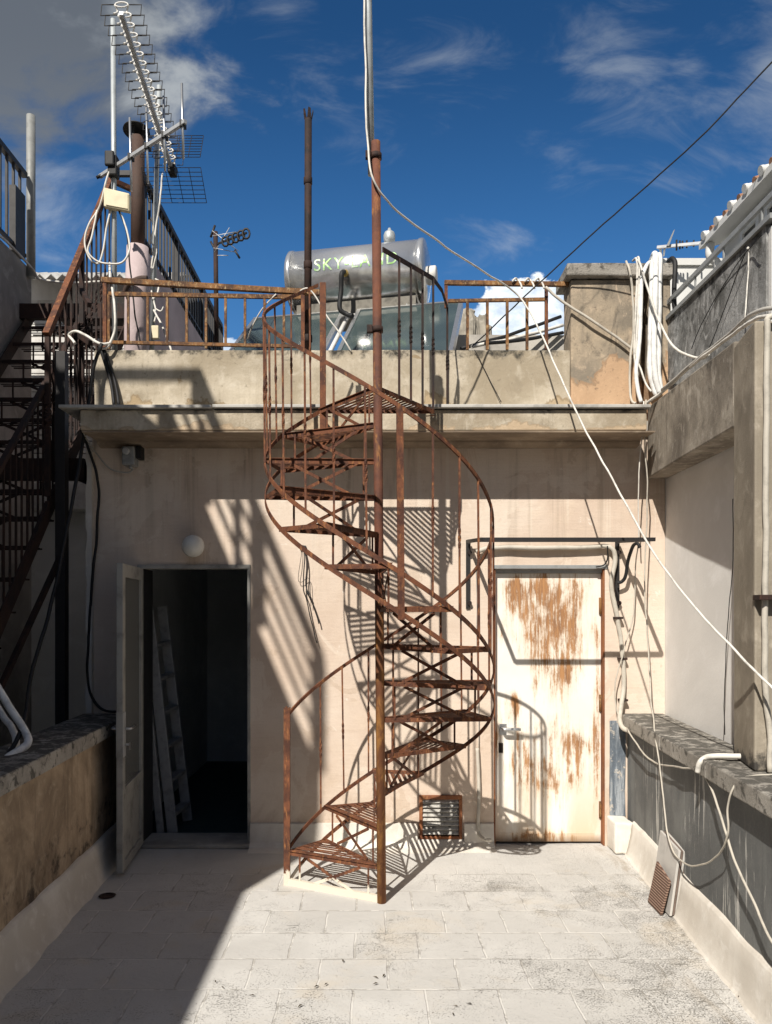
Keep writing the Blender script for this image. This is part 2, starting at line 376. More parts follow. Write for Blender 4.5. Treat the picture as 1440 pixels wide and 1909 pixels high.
zone = ell(1.26, 1.66, .48, .46, .95)
for e_ in ((1.36, 1.45, .30, .52, 1.0), (1.05, 1.78, .16, .24, .85), (1.48, 1.72, .16, .30, .8), (1.30, .60, .44, .42, .72), (1.46, .68, .13, .22, .95), (1.08, .62, .10, .30, .9), (1.02, .98, .10, .16, .8), (.93, .8, .05, .4, .8), (1.64, .9, .045, .95, .85), (1.28, .03, .5, .10, .8)):
    zone = t.math('MAXIMUM', zone, ell(*e_))
f_ = t.math('ADD', t.math('ADD', t.math('MULTIPLY', st, .56), t.math('MULTIPLY', st2, .46)), t.math('ADD', t.math('MULTIPLY', big, .30), t.math('MULTIPLY', ed, .10)))
f_ = t.math('ADD', f_, t.math('MULTIPLY', zone, .215))
mk = t.math('MULTIPLY', t.sstep(f_, .845, .945), .92); halo = t.sstep(f_, .74, .93)
low = t.math('MULTIPLY', t.step(Z_, .62, .05), t.sstep(t.noise(t.map(p, (1, 1, .3)), 5, 6, .65, .4), .34, .62))
c = t.mix(t.math('MULTIPLY', t.sstep(t.noise(p, 3, 5, .6), .4, .7), .5), (.84, .81, .75), (.78, .73, .64))
c = t.mix(t.math('MULTIPLY', low, .65), c, (.56, .36, .17))
c = t.mix(t.math('MULTIPLY', halo, .5), c, (.62, .42, .23))
c = t.mix(mk, c, t.mix(t.sstep(st2, .42, .6), (.21, .088, .03), (.40, .185, .06)))
c = t.mix(t.math('MULTIPLY', t.step(Z_, .075, .02), .75), c, (.16, .10, .06))
fin(t, b, c, t.math('ADD', .45, t.math('MULTIPLY', mk, .4)), 0, t.bump(t.math('MULTIPLY', mk, -1.0), .25, .004), .4)

# steel tank: brushed metal with dull run marks; dark roof reflection painted into the lower half
t, b = new_mat('tank_steel'); p = t.pos(); Z_ = t.sep(p)[2]
br_ = t.noise(t.map(p, (40, 40, .6)), 1.5, 6, .7); a = t.noise(p, 4, 5, .6, .4)
c = t.mix(t.sstep(br_, .5, .75), (.86, .86, .85), (.70, .68, .64))
c = t.mix(t.math('MULTIPLY', t.math('MULTIPLY', t.sstep(a, .4, .62), t.step(Z_, 4.9, 4.65)), .65), c, (.20, .165, .12))
fin(t, b, c, t.math('ADD', .14, t.math('MULTIPLY', br_, .12)), .80, t.bump(br_, .08, .004), .5)

# collector glass: dark absorber behind glossy glass
t, b = new_mat('collector_glass'); p = t.pos()
a = t.noise(p, 2.5, 5, .6)
fin(t, b, t.mix(t.sstep(a, .35, .7), (.045, .065, .068), (.075, .10, .098)), t.math('ADD', .06, t.math('MULTIPLY', a, .08)), 0, None, .7)
# reeded door glass
t, b = new_mat('reeded_glass'); p = t.pos()
wv = t.n('ShaderNodeTexWave', wave_type='BANDS', bands_direction='Y'); t.put(wv.inputs['Vector'], p); wv.inputs['Scale'].default_value = 22
fin(t, b, t.mix(wv.outputs[1], (.10, .105, .10), (.20, .20, .19)), .2, 0, t.bump(wv.outputs[1], .5, .004), .6)
t, b = new_mat('window_glass'); fin(t, b, (.03, .035, .04), .06, 0, None, .6)
# roller shutter / corrugated white sheet
t, b = new_mat('white_louvre'); p = t.pos()
fin(t, b, t.mix(t.sstep(t.noise(p, 7, 6, .65), .4, .7), (.68, .67, .64), (.48, .46, .43)), .6)


# ------------------------------------------------------------------ geometry helpers
def P(px, py, Y):
    """the point at distance Y seen along a given direction from the survey position"""
    return Vector(((px - VX) / F * Y, Y, CAMZ - (py - VY) / F * Y))


def spline(pts, n=6):
    pts = [Vector(q) for q in pts]
    if len(pts) < 3: return pts
    out = []
    for i in range(len(pts) - 1):
        p0 = pts[i - 1] if i else pts[0] * 2 - pts[1]
        p1, p2 = pts[i], pts[i + 1]
        p3 = pts[i + 2] if i + 2 < len(pts) else pts[-1] * 2 - pts[-2]
        for k in range(n):
            t_ = k / n
            out.append(.5 * ((2 * p1) + (p2 - p0) * t_ + (2 * p0 - 5 * p1 + 4 * p2 - p3) * t_ ** 2 + (3 * p1 - p0 - 3 * p2 + p3) * t_ ** 3))
    out.append(pts[-1])
    return out


class MB:
    def __init__(s): s.bm = bmesh.new()
    def hexa(s, v):
        vs = [s.bm.verts.new(q) for q in v]
        for f in ((0, 3, 2, 1), (4, 5, 6, 7), (0, 1, 5, 4), (1, 2, 6, 5), (2, 3, 7, 6), (3, 0, 4, 7)): s.bm.faces.new([vs[i] for i in f])
        return s
    def box(s, x0, x1, y0, y1, z0, z1):
        return s.hexa([(x0, y0, z0), (x1, y0, z0), (x1, y1, z0), (x0, y1, z0), (x0, y0, z1), (x1, y0, z1), (x1, y1, z1), (x0, y1, z1)])
    def prism(s, fp, z0, z1):
        """vertical prism over a plan polygon (counter-clockwise)"""
        n = len(fp)
        lo = [s.bm.verts.new((q[0], q[1], z0)) for q in fp]; hi = [s.bm.verts.new((q[0], q[1], z1)) for q in fp]
        s.bm.faces.new(lo[::-1]); s.bm.faces.new(hi)
        for i in range(n): s.bm.faces.new((lo[i], lo[(i + 1) % n], hi[(i + 1) % n], hi[i]))
        return s
    def extrude(s, prof, a, b):
        """closed profile (list of Vectors) swept by offset vectors a -> b"""
        n = len(prof); a = Vector(a); b = Vector(b)
        A = [s.bm.verts.new(Vector(q) + a) for q in prof]; B = [s.bm.verts.new(Vector(q) + b) for q in prof]
        s.bm.faces.new(A[::-1]); s.bm.faces.new(B)
        for i in range(n): s.bm.faces.new((A[i], A[(i + 1) % n], B[(i + 1) % n], B[i]))
        return s
    def bar(s, p0, p1, w_, h_, up=(0, 0, 1)):
        p0 = Vector(p0); p1 = Vector(p1); d = (p1 - p0).normalized(); up = Vector(up)
        if abs(d.dot(up)) > .98: up = Vector((0, 1, 0))
        sx = d.cross(up).normalized() * (w_ / 2); u_ = sx.cross(d).normalized() * (h_ / 2)
        return s.hexa([p0 - sx - u_, p0 + sx - u_, p1 + sx - u_, p1 - sx - u_, p0 - sx + u_, p0 + sx + u_, p1 + sx + u_, p1 - sx + u_])
    def tube(s, pts, r, n=8, r1=None, cap=True):
        pts = [Vector(q) for q in pts]; rings = []; prev = None
        for i, q in enumerate(pts):
            d = (pts[min(i + 1, len(pts) - 1)] - pts[max(i - 1, 0)])
            d = d.normalized() if d.length > 1e-9 else Vector((0, 0, 1))
            if prev is None:
                ref = Vector((0, 0, 1)) if abs(d.z) < .9 else Vector((1, 0, 0))
                a_ = d.cross(ref).normalized()
            else:
                a_ = prev - d * prev.dot(d)
                a_ = a_.normalized() if a_.length > 1e-6 else prev
            prev = a_; b_ = d.cross(a_)
            rr = r if r1 is None else r + (r1 - r) * i / (len(pts) - 1)
            rings.append([s.bm.verts.new(q + (a_ * math.cos(2 * math.pi * k / n) + b_ * math.sin(2 * math.pi * k / n)) * rr) for k in range(n)])
        for i in range(len(rings) - 1):
            for k in range(n):
                f = s.bm.faces.new((rings[i][k], rings[i + 1][k], rings[i + 1][(k + 1) % n], rings[i][(k + 1) % n])); f.smooth = True
        if cap: s.bm.faces.new(rings[0]); s.bm.faces.new(rings[-1][::-1])
        return s
    def lathe(s, prof, c, axis=(0, 0, 1), n=24):
        """prof: list of (radius, height along axis)"""
        c = Vector(c); ax = Vector(axis).normalized()
        ref = Vector((1, 0, 0)) if abs(ax.x) < .9 else Vector((0, 1, 0))
        a_ = ax.cross(ref).normalized(); b_ = ax.cross(a_)
        rings = [[s.bm.verts.new(c + ax * h + (a_ * math.cos(2 * math.pi * k / n) + b_ * math.sin(2 * math.pi * k / n)) * max(r, 1e-4)) for k in range(n)] for r, h in prof]
        for i in range(len(rings) - 1):
            for k in range(n):
                f = s.bm.faces.new((rings[i][k], rings[i][(k + 1) % n], rings[i + 1][(k + 1) % n], rings[i + 1][k])); f.smooth = True
        s.bm.faces.new(rings[0][::-1]); s.bm.faces.new(rings[-1])
        return s
    def sweep(s, pts, sides, h, th):
        """flat bar of height h and thickness th following pts; sides = horizontal unit vectors across"""
        rings = []
        for q, sd in zip(pts, sides):
            q = Vector(q); sd = Vector(sd) * (th / 2); z = Vector((0, 0, h / 2))
            rings.append([s.bm.verts.new(q - sd - z), s.bm.verts.new(q + sd - z), s.bm.verts.new(q + sd + z), s.bm.verts.new(q - sd + z)])
        for i in range(len(rings) - 1):
            for k in range(4): s.bm.faces.new((rings[i][k], rings[i + 1][k], rings[i + 1][(k + 1) % 4], rings[i][(k + 1) % 4]))
        s.bm.faces.new(rings[0]); s.bm.faces.new(rings[-1][::-1])
        return s
    def twisted(s, p0, p1, w_, turns=1.5):
        """square bar twisted in its middle third"""
        p0 = Vector(p0); p1 = Vector(p1); L = (p1 - p0); rings = []
        ts = [0, .42] + [.42 + .14 * k / 10 for k in range(1, 11)] + [1]
        for t_ in ts:
            k = min(max((t_ - .42) / .14, 0), 1); an = math.pi / 4 + k * turns * 2 * math.pi
            sw = w_ * (1 + .18 * math.sin(math.pi * k))
            q = p0 + L * t_
            rings.append([s.bm.verts.new(q + Vector((math.cos(an + j * math.pi / 2), math.sin(an + j * math.pi / 2), 0)) * sw * .707) for j in range(4)])
        for i in range(len(rings) - 1):
            for k in range(4): s.bm.faces.new((rings[i][k], rings[i][(k + 1) % 4], rings[i + 1][(k + 1) % 4], rings[i + 1][k]))
        s.bm.faces.new(rings[0][::-1]); s.bm.faces.new(rings[-1])
        return s
    def rough(s, cuts, amp, freq=6.0):
        bmesh.ops.subdivide_edges(s.bm, edges=s.bm.edges[:], cuts=cuts, use_grid_fill=True)
        for v_ in s.bm.verts:
            v_.co += noise.noise_vector(v_.co * freq) * amp + noise.noise_vector(v_.co * freq * 3.3) * amp * .4
        return s
    def build(s, name, mat, parent=None, bevel=0.0):
        bmesh.ops.recalc_face_normals(s.bm, faces=s.bm.faces[:])
        me = bpy.data.meshes.new(name)
        off = Vector((0, 0, 0))
        if parent is None and len(s.bm.verts):
            lo = Vector([min(v_.co[i] for v_ in s.bm.verts) for i in range(3)]); hi = Vector([max(v_.co[i] for v_ in s.bm.verts) for i in range(3)])
            off = Vector(((lo.x + hi.x) / 2, (lo.y + hi.y) / 2, lo.z))
        else:
            off = root_loc(parent)
        bmesh.ops.translate(s.bm, verts=s.bm.verts[:], vec=-off)
        s.bm.to_mesh(me); s.bm.free()
        me.materials.append(M[mat])
        o = bpy.data.objects.new(name, me); COL.objects.link(o)
        if parent is None: o.location = off
        else: o.parent = parent
        if bevel:
            md = o.modifiers.new("bevel", 'BEVEL'); md.width = bevel; md.segments = 2; md.limit_method = 'ANGLE'
        return o


def root_loc(o):
    r = o
    while r.parent: r = r.parent
    return r.location.copy()


def tag(o, label=None, cat=None, group=None, kind=None):
    if label: o['label'] = label
    if cat: o['category'] = cat
    if group: o['group'] = group
    if kind: o['kind'] = kind
    return o


def empty(name, loc, label, cat, group=None):
    o = bpy.data.objects.new(name, None); COL.objects.link(o); o.location = loc; o.empty_display_size = .1
    return tag(o, label, cat, group)


def copy_thing(root, off):
    c_ = root.copy(); COL.objects.link(c_); c_.location = root.location + Vector(off)
    for ch in list(root.children):
        d_ = ch.copy(); COL.objects.link(d_); d_.parent = c_
        for g_ in list(ch.children):
            e_ = g_.copy(); COL.objects.link(e_); e_.parent = d_
    return c_


def cable(name, pts, r, mat, label, cat='cable', group=None, n=6, seg=7):
    q_ = spline(pts, seg); m_ = len(q_) - 1
    for i_, v_ in enumerate(q_):
        f_ = min(1, i_ / 3, (m_ - i_) / 3)
        q_[i_] = v_ + (noise.noise_vector(v_ * 5.5 + Vector((r * 900, 0, 0))) * .006 + noise.noise_vector(v_ * 16) * .0022) * f_
    return tag(MB().tube(q_, r, n).build(name, mat), label, cat, group)


XR = lambda Y, b: b + .085 * (Y - 5.5)      # right-hand wall lines
XL = lambda Y, b: b - .040 * (Y - 5.5)      # left-hand wall lines


def skew(f, b0, b1, y0, y1):
    return [(f(y0, b0), y0), (f(y0, b1), y0), (f(y1, b1), y1), (f(y1, b0), y1)]


# ------------------------------------------------------------------ setting
g = MB(); g.box(-900, 900, -900, 900, -7.4, -7.2)
tag(g.build('ground', 'far_ground'), 'pale dusty ground far below the roofs', 'ground', None, 'structure')
g = MB()
nx, ny = 26, 40
vs = [[g.bm.verts.new((-2.02 + 4.1 * i / nx, -3.2 + 8.92 * j / ny, noise.noise(Vector((i * .6, j * .6, 0))) * .004)) for i in range(nx + 1)] for j in range(ny + 1)]
for j in range(ny):
    for i in range(nx): g.bm.faces.new((vs[j][i], vs[j][i + 1], vs[j + 1][i + 1], vs[j + 1][i])).smooth = True
tag(g.build('floor', 'painted_paving'), 'roof terrace floor of worn white painted slabs', 'floor', None, 'structure')
g = MB(); g.box(-2.02, 2.08, -3.2, 5.72, -.4, -.02)
tag(g.build('floor_slab', 'roof_deck'), 'concrete slab under the terrace paving', 'floor', None, 'structure')

# rocky hill far away
g = MB(); HC = Vector((16.8, 150, 0)); NR, NA = 70, 150; rings = []
for i in range(NR + 1):
    r_ = .2 + 90 * (i / NR) ** 2.2
    ring = []
    for k in range(NA):
        a_ = 2 * math.pi * k / NA; q = Vector((math.cos(a_) * r_, math.sin(a_) * r_, 0))
        rw_ = r_ + 1.6 * noise.noise(q * .35) + .7 * noise.noise(q * .9)
        cl = min(max((8.4 - rw_) / 2.6, 0), 1); cl = cl * cl * (3 - 2 * cl)
        z = -7 + 54 * max(0, 1 - r_ / 92) ** .8 + 13.5 * cl + 1.6 * noise.fractal(q * .5, 1, 2, 5) + .8 * noise.noise(q * 1.7)
        ring.append(g.bm.verts.new((HC.x + q.x + .8 * noise.noise(Vector((q.x, q.y, z * .6))), HC.y + q.y, z)))
    rings.append(ring)
for i in range(NR):
    for k in range(NA): g.bm.faces.new((rings[i][k], rings[i + 1][k], rings[i + 1][(k + 1) % NA], rings[i][(k + 1) % NA]))
g.bm.faces.new(rings[0])
tag(g.build('hill', 'rock'), 'pale rocky crag rising beyond the roofs', 'hill', None, 'structure')

# ------------------------------------------------------------------ the building with the two doors
YW = 5.5
bld = empty('rooftop_building', (0, 5.6, 0), 'cream rendered stair house with open glazed door and rusted white door', 'building')
g = MB()
g.box(-1.985, -1.64, YW, 5.74, -.02, 2.96); g.box(-1.64, -.855, YW, 5.74, 2.006, 2.96)
g.box(-.855, .36, YW, 5.74, -.02, 2.96); g.box(.36, .65, YW, 5.74, .36, 2.96); g.box(.36, .65, YW, 5.74, -.02, .065)
g.box(.36, .65, 5.62, 5.74, .065, .36)
g.box(.65, .885, YW, 5.74, -.02, 2.96); g.box(.885, 1.68, YW, 5.74, 1.985, 2.96); g.box(1.68, 2.11, YW, 5.74, -.02, 2.96)
g.build('wall', 'cream_render', bld)
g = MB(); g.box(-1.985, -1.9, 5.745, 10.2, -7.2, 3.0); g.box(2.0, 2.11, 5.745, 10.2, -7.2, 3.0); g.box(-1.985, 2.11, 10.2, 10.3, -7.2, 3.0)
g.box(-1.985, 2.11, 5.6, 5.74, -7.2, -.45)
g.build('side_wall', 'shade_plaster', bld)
# ragged edge of old render down the left corner
g = MB(); prof = []
for k in range(40):
    z = .96 + 1.9 * k / 39
    prof.append(Vector((-2.015 - .018 * noise.noise(Vector((0, 3, z * 7))) - .012 * noise.noise(Vector((5, 0, z * 23))), 0, z)))
prof += [Vector((-1.975, 0, 2.86)), Vector((-1.975, 0, .96))]
g.extrude(prof, (0, 5.46, 0), (0, 5.52, 0)); o = g.build('edge_render', 'lime_white', bld)
# roof slab with projecting eave, drip moulding and cove
YE = 5.12
g = MB(); g.box(-1.93, 1.845, YE, 5.45, 2.885, 3.022); g.rough(5, .004, 5); g.build('eave', 'eave_concrete', bld, .008)
g = MB(); g.box(-1.96, 2.11, 5.45, 10.25, 2.96, 3.03); g.build('roof', 'roof_deck', bld)
g = MB(); g.box(-2.06, -1.05, YE - .036, 5.449, 3.026, 3.048); g.box(-1.044, 1.86, YE - .032, 5.449, 3.03, 3.052)
g.build('drip_edge', 'drip_metal', bld, .004)
prof = [Vector((0, YE + .004, 2.8835)), Vector((0, YW - .002, 2.8835)), Vector((0, YW - .002, 2.845))]
for k in range(1, 7):
    an = math.pi / 2 * k / 6
    prof.append(Vector((0, YW - .002 - .10 * math.sin(an), 2.845 + .034 * (1 - math.cos(an)))))
prof.append(Vector((0, YE + .006, 2.874)))
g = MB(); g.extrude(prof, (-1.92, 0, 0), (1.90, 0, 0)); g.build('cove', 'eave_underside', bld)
# parapet
g = MB(); g.box(-1.955, 1.422, 5.45, 5.62, 3.032, 3.535); g.rough(7, .004, 6); g.build('parapet', 'weathered_concrete', bld, .012)
g = MB()
g.extrude([Vector((0, 5.44, 3.052)), Vector((0, 5.452, 3.052)), Vector((0, 5.452, 3.12))], (-1.95, 0, 0), (1.42, 0, 0)); g.build('parapet_fillet', 'eave_concrete', bld)
# chimney stack with capping
ch = MB(); ch.box(1.424, 1.90, 5.452, 5.66, 3.034, 4.035); ch.box(1.99, 2.135, 5.452, 5.66, 3.034, 4.035); ch.box(1.90, 1.99, 5.60, 5.66, 3.034, 4.035)
ch.rough(4, .005, 5); chs = ch.build('chimney', 'ochre_concrete', bld, .012)
g = MB(); g.box(1.385, 2.15, 5.40, 5.74, 4.037, 4.13); g.rough(4, .006, 6); g.build('chimney_cap', 'lichen_coping', chs, .012)
# white painted foot of the walls
g = MB()
for x0, x1 in ((-.853, .338), (.338, .672), (.672, .883)):
    zt = .166 if x0 != .338 else .055
    g.extrude([Vector((0, 5.33, -.002)), Vector((0, 5.42, .012)), Vector((0, 5.462, .04)), Vector((0, 5.482, zt)), Vector((0, 5.499, zt + .004)), Vector((0, 5.499, -.002))], (x0, 0, 0), (x1, 0, 0))
g.build('skirting', 'lime_white', bld)
g = MB(); g.box(1.69, 1.822, 5.30, 5.498, .004, .222); g.rough(4, .008, 9); g.build('skirting_block', 'lime_white', bld, .012)
g = MB(); g.box(-1.64, -.855, 5.44, 5.74, .002, .03); g.build('door_sill', 'roof_deck', bld, .005)
g = MB(); g.box(1.712, 1.822, 5.486, 5.4985, .222, .90); g.rough(3, .006, 9); g.build('repair_patch', 'blue_cement', bld)

# dark room behind the open door
g = MB()
g.box(-1.9, -1.82, 5.745, 8.6, -.1, 2.5); g.box(-.30, -.22, 5.745, 8.6, -.1, 2.5); g.box(-1.9, -.22, 5.745, 8.6, 2.5, 2.58)
g.box(-1.9, -1.05, 8.6, 8.7, -.1, 2.5); g.box(-.40, -.22, 8.6, 8.7, -.1, 2.5); g.box(-1.05, -.40, 8.6, 8.7, 1.9, 2.5); g.box(-1.05, -.4, 9.3, 9.35, -.1, 2)
g.build('room_wall', 'room_wall', bld)
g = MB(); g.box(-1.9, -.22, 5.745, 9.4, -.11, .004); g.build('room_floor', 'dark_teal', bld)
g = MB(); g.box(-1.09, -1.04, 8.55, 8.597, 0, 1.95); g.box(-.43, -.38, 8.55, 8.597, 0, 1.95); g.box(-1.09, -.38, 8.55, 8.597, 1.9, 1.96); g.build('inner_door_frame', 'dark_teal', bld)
# open door frame
g = MB(); g.box(-.875, -.853, 5.49, 5.60, .03, 2.0); g.box(-1.66, -.853, 5.485, 5.60, 1.985, 2.015); g.build('door_frame', 'door_metal', bld, .003)
g = MB(); g.box(-1.642, -1.622, 5.495, 5.746, .031, 1.984); g.box(-.872, -.852, 5.602, 5.746, .031, 1.984); g.build('reveal_shade', 'opening_shade', bld)  # black lining over the reveal, its shade put into the colour
# open glazed door leaf, standing out from the wall
hx, hy, fx, fy = -1.632, 5.475, -1.575, 4.84
ax = Vector((fx - hx, fy - hy, 0)); LW = ax.length; ax.normalize(); nx_ = Vector((-ax.y, ax.x, 0)) * -1
if nx_.x < 0: nx_ = -nx_


def leaf_box(g_, a0, a1, z0, z1, t0=-.02, t1=.02):
    base = Vector((hx, hy, 0))
    q = [base + ax * a0 + nx_ * t0, base + ax * a1 + nx_ * t0, base + ax * a1 + nx_ * t1, base + ax * a0 + nx_ * t1]
    g_.hexa([(v_.x, v_.y, z0) for v_ in q] + [(v_.x, v_.y, z1) for v_ in q])


g = MB()
leaf_box(g, 0, .075, .03, 1.985); leaf_box(g, LW - .075, LW, .03, 1.985); leaf_box(g, .075, LW - .075, 1.90, 1.985)
leaf_box(g, .075, LW - .075, .03, .09); leaf_box(g, .075, LW - .075, .50, .56); leaf_box(g, .075, LW - .075, .09, .50, -.008, .008)
door1 = g.build('door', 'door_metal', bld, .003); door1['label'] = 'grey metal door standing open with reeded glass'
g = MB(); leaf_box(g, .072, LW - .072, .56, 1.90, -.005, .005); g.build('pane', 'reeded_glass', door1)
g = MB(); leaf_box(g, LW - .072, LW - .005, .76, 1.04, -.023, .023); g.build('lock_plate', 'dull_aluminium', door1)
base = Vector((hx, hy, 0)) + ax * (LW - .045)
g = MB()
for sd in (1, -1):
    q = base + Vector((0, 0, .935))
    g.tube([q + nx_ * .02 * sd, q + nx_ * .055 * sd, q + nx_ * .06 * sd - ax * .015, q + nx_ * .06 * sd - ax * .11], .009, 8)
g.build('handle', 'aluminium', door1)
g = MB(); q = base + Vector((0, 0, .835)) + nx_ * .022
g.tube([q, q + nx_ * .03], .008, 8); g.box(q.x + .03, q.x + .034, q.y - .012, q.y + .012, q.z - .035, q.z + .012); g.build('key', 'aluminium', door1)
# rusted metal door
g = MB(); g.box(.898, 1.668, 5.555, 5.585, .018, 1.955); g.box(.94, 1.625, 5.552, 5.556, .075, .081); door2 = g.build('door', 'rusted_white_door', bld, .004)
door2['label'] = 'white metal door scraped down to orange rust'
g = MB(); g.box(.885, .898, 5.503, 5.585, .005, 1.985); g.box(1.668, 1.68, 5.503, 5.585, .005, 1.985); g.build('door_frame', 'orange_frame', bld, .002)
g = MB(); g.box(.875, 1.70, 5.492, 5.5, 1.985, 2.012); g.box(.898, 1.668, 5.53, 5.585, 1.957, 1.985); g.build('door_head', 'grey_metal_paint', bld, .002)
for z in (1.72, 1.02, .25): MB().tube([(1.662, 5.548, z - .06), (1.662, 5.548, z + .06)], .011, 8).build('hinge', 'ochre_rust', door2)
g = MB(); g.tube(spline([(.955, 5.555, .835), (.955, 5.50, .838), (.975, 5.49, .838), (1.075, 5.49, .838)], 5), .012, 8); g.box(.935, .985, 5.55, 5.555, .79, .87)
g.build('handle', 'aluminium', door2)
g = MB(); g.box(.93, .96, 5.549, 5.555, .66, .73); g.build('lock_plate', 'dark_rust', door2)
# louvred vent
vf = MB(); x0, x1, z0, z1 = .352, .658, .058, .368
vf.box(x0, x1, 5.478, 5.51, z1 - .028, z1); vf.box(x0, x1, 5.478, 5.51, z0, z0 + .02); vf.box(x0, x0 + .024, 5.478, 5.51, z0 + .02, z1 - .028); vf.box(x1 - .024, x1, 5.478, 5.51, z0 + .02, z1 - .028)
vent = vf.build('vent', 'orange_frame', bld, .003)
for k in range(8):
    z = z0 + .035 + k * .032
    MB().hexa([(x0 + .025, 5.482, z - .004), (x1 - .025, 5.482, z - .004), (x1 - .025, 5.506, z + .020), (x0 + .025, 5.506, z + .020),
               (x0 + .025, 5.479, z), (x1 - .025, 5.479, z), (x1 - .025, 5.503, z + .024), (x0 + .025, 5.503, z + .024)]).build('slat', 'grille_slat', vent)
g = MB(); g.box(x0 + .02, x1 - .02, 5.60, 5.615, z0 + .01, z1 - .01); g.build('vent_shade', 'opening_shade', vent)  # flat black sheet in place of the shade behind the slats

# ------------------------------------------------------------------ side parapets
pw = empty('parapet_wall', (XL(3.5, -1.85), 3.5, 0), 'ochre stained low wall with grey coping on the shaded left', 'wall')
g = MB(); g.prism(skew(XL, -2.0, -1.75, -3.0, 5.497), -.4, .86); g.build('wall', 'ochre_parapet', pw)
g = MB()
for y0, y1 in ((-3, .6), (.605, 1.8), (1.805, 3.05), (3.055, 4.3), (4.305, 5.496)): g.prism(skew(XL, -2.05, -1.71, y0, y1), .862, .952)
g.rough(2, .003, 6); g.build('coping', 'lichen_coping', pw, .008)
def cove(fn, bw, bf, bt_, yend):
    """plastered fillet along a parapet foot, its edge uneven as trowelled"""
    g = MB(); rows = []; sg = 1 if bf > bw else -1
    for k in range(121):
        y = -3 + (yend + 3) * k / 120; n_ = noise.noise(Vector((0, y * 3.1, bw))); n2_ = noise.noise(Vector((4, y * 9, bw)))
        zt = .228 + .012 * n_ + .006 * n2_; fo = bf + sg * (.012 * n2_ + .010 * n_)
        pr_ = [(bw, -.004), (fo + sg * .012, -.004), (fo, .012), (fo + (bt_ - fo) * .35, .06), (fo + (bt_ - fo) * .75, .14), (bt_, zt - .012), (bt_ + (bw - bt_) * .5, zt), (bw, zt + .006)]
        rows.append([g.bm.verts.new((fn(y, q_[0]), y, q_[1])) for q_ in pr_])
    for k in range(120):
        for j_ in range(7): g.bm.faces.new((rows[k][j_], rows[k][j_ + 1], rows[k + 1][j_ + 1], rows[k + 1][j_])).smooth = j_ in (2, 3, 4)
    g.bm.faces.new(rows[0]); g.bm.faces.new(rows[-1][::-1])
    return g


cove(XL, -1.752, -1.685, -1.728, 5.49).build('skirting', 'lime_white', pw)

rw = empty('parapet_wall', (XR(3.5, 1.95), 3.5, 0), 'dark grey scraped low wall with lichened coping on the sunny right', 'wall')
g = MB(); g.prism(skew(XR, 1.84, 2.08, -3.0, 5.497), -.4, .86); g.build('wall', 'scraped_grey_paint', rw)
g = MB()
for y0, y1 in ((-3, .2), (.205, 1.5), (1.505, 2.7), (2.705, 3.75), (3.756, 4.52), (4.526, 5.494)): g.prism(skew(XR, 1.785, 2.098, y0, y1), .862, .952)
g.rough(2, .003, 6); g.build('coping', 'lichen_coping', rw, .008)
cove(XR, 1.842, 1.782, 1.822, 5.31).build('skirting', 'lime_white', rw)

# concrete frame over the right parapet
fr = empty('concrete_frame', (1.9, 4.4, .95), 'stained concrete column and beam standing on the right coping', 'concrete frame')
g = MB(); g.prism([(1.744, 3.49), (2.12, 3.49), (2.12, 3.84), (1.815, 3.84)], .953, 3.0); g.rough(4, .003, 5); g.build('column', 'column_render', fr, .01)
g = MB(); g.hexa([(1.815, 3.842, 2.60), (2.02, 3.842, 2.60), (2.108, 5.449, 2.62), (1.965, 5.449, 2.62), (1.815, 3.842, 3.03), (2.02, 3.842, 3.03), (2.108, 5.449, 3.125), (1.965, 5.449, 3.125)])
g.rough(5, .004, 5); g.build('beam', 'grey_concrete', fr, .01)

# ------------------------------------------------------------------ neighbour on the right
nb = empty('neighbour_house', (2.6, 4.8, -3), 'taller house on the right with mottled cement wall and tiled eave', 'house')
g = MB(); g.prism([(2.112, 4.1), (2.6, 4.1), (2.6, 5.7), (2.112, 5.7)], -7.2, 2.7); g.build('lower_wall', 'pale_wash', nb)
g = MB(); g.prism([(2.112, 4.1), (2.6, 4.1), (2.6, 5.46), (2.112, 5.46)], 2.703, 3.74); g.rough(5, .003, 5); g.build('wall', 'mottled_cement', nb)
g = MB(); g.prism([(2.095, 4.03), (2.6, 4.03), (2.6, 5.48), (2.095, 5.48)], 3.742, 3.77); g.build('wall_cap', 'grey_metal_paint', nb)
g = MB(); g.prism([(2.118, 4.05), (2.6, 4.05), (2.6, 4.098), (2.118, 4.098)], 2.6, 3.72); g.build('pilaster', 'pale_wash', nb, .01)
# rail along the top of the wall
rl = MB(); rl.bar((2.115, 5.48, 3.87), (2.115, 3.6, 3.87), .022, .03)
for y in (5.46, 5.0, 4.6, 4.15): rl.bar((2.115, y, 3.77), (2.115, y, 3.86), .010, .010)
rl.build('handrail', 'grey_metal_paint', nb)
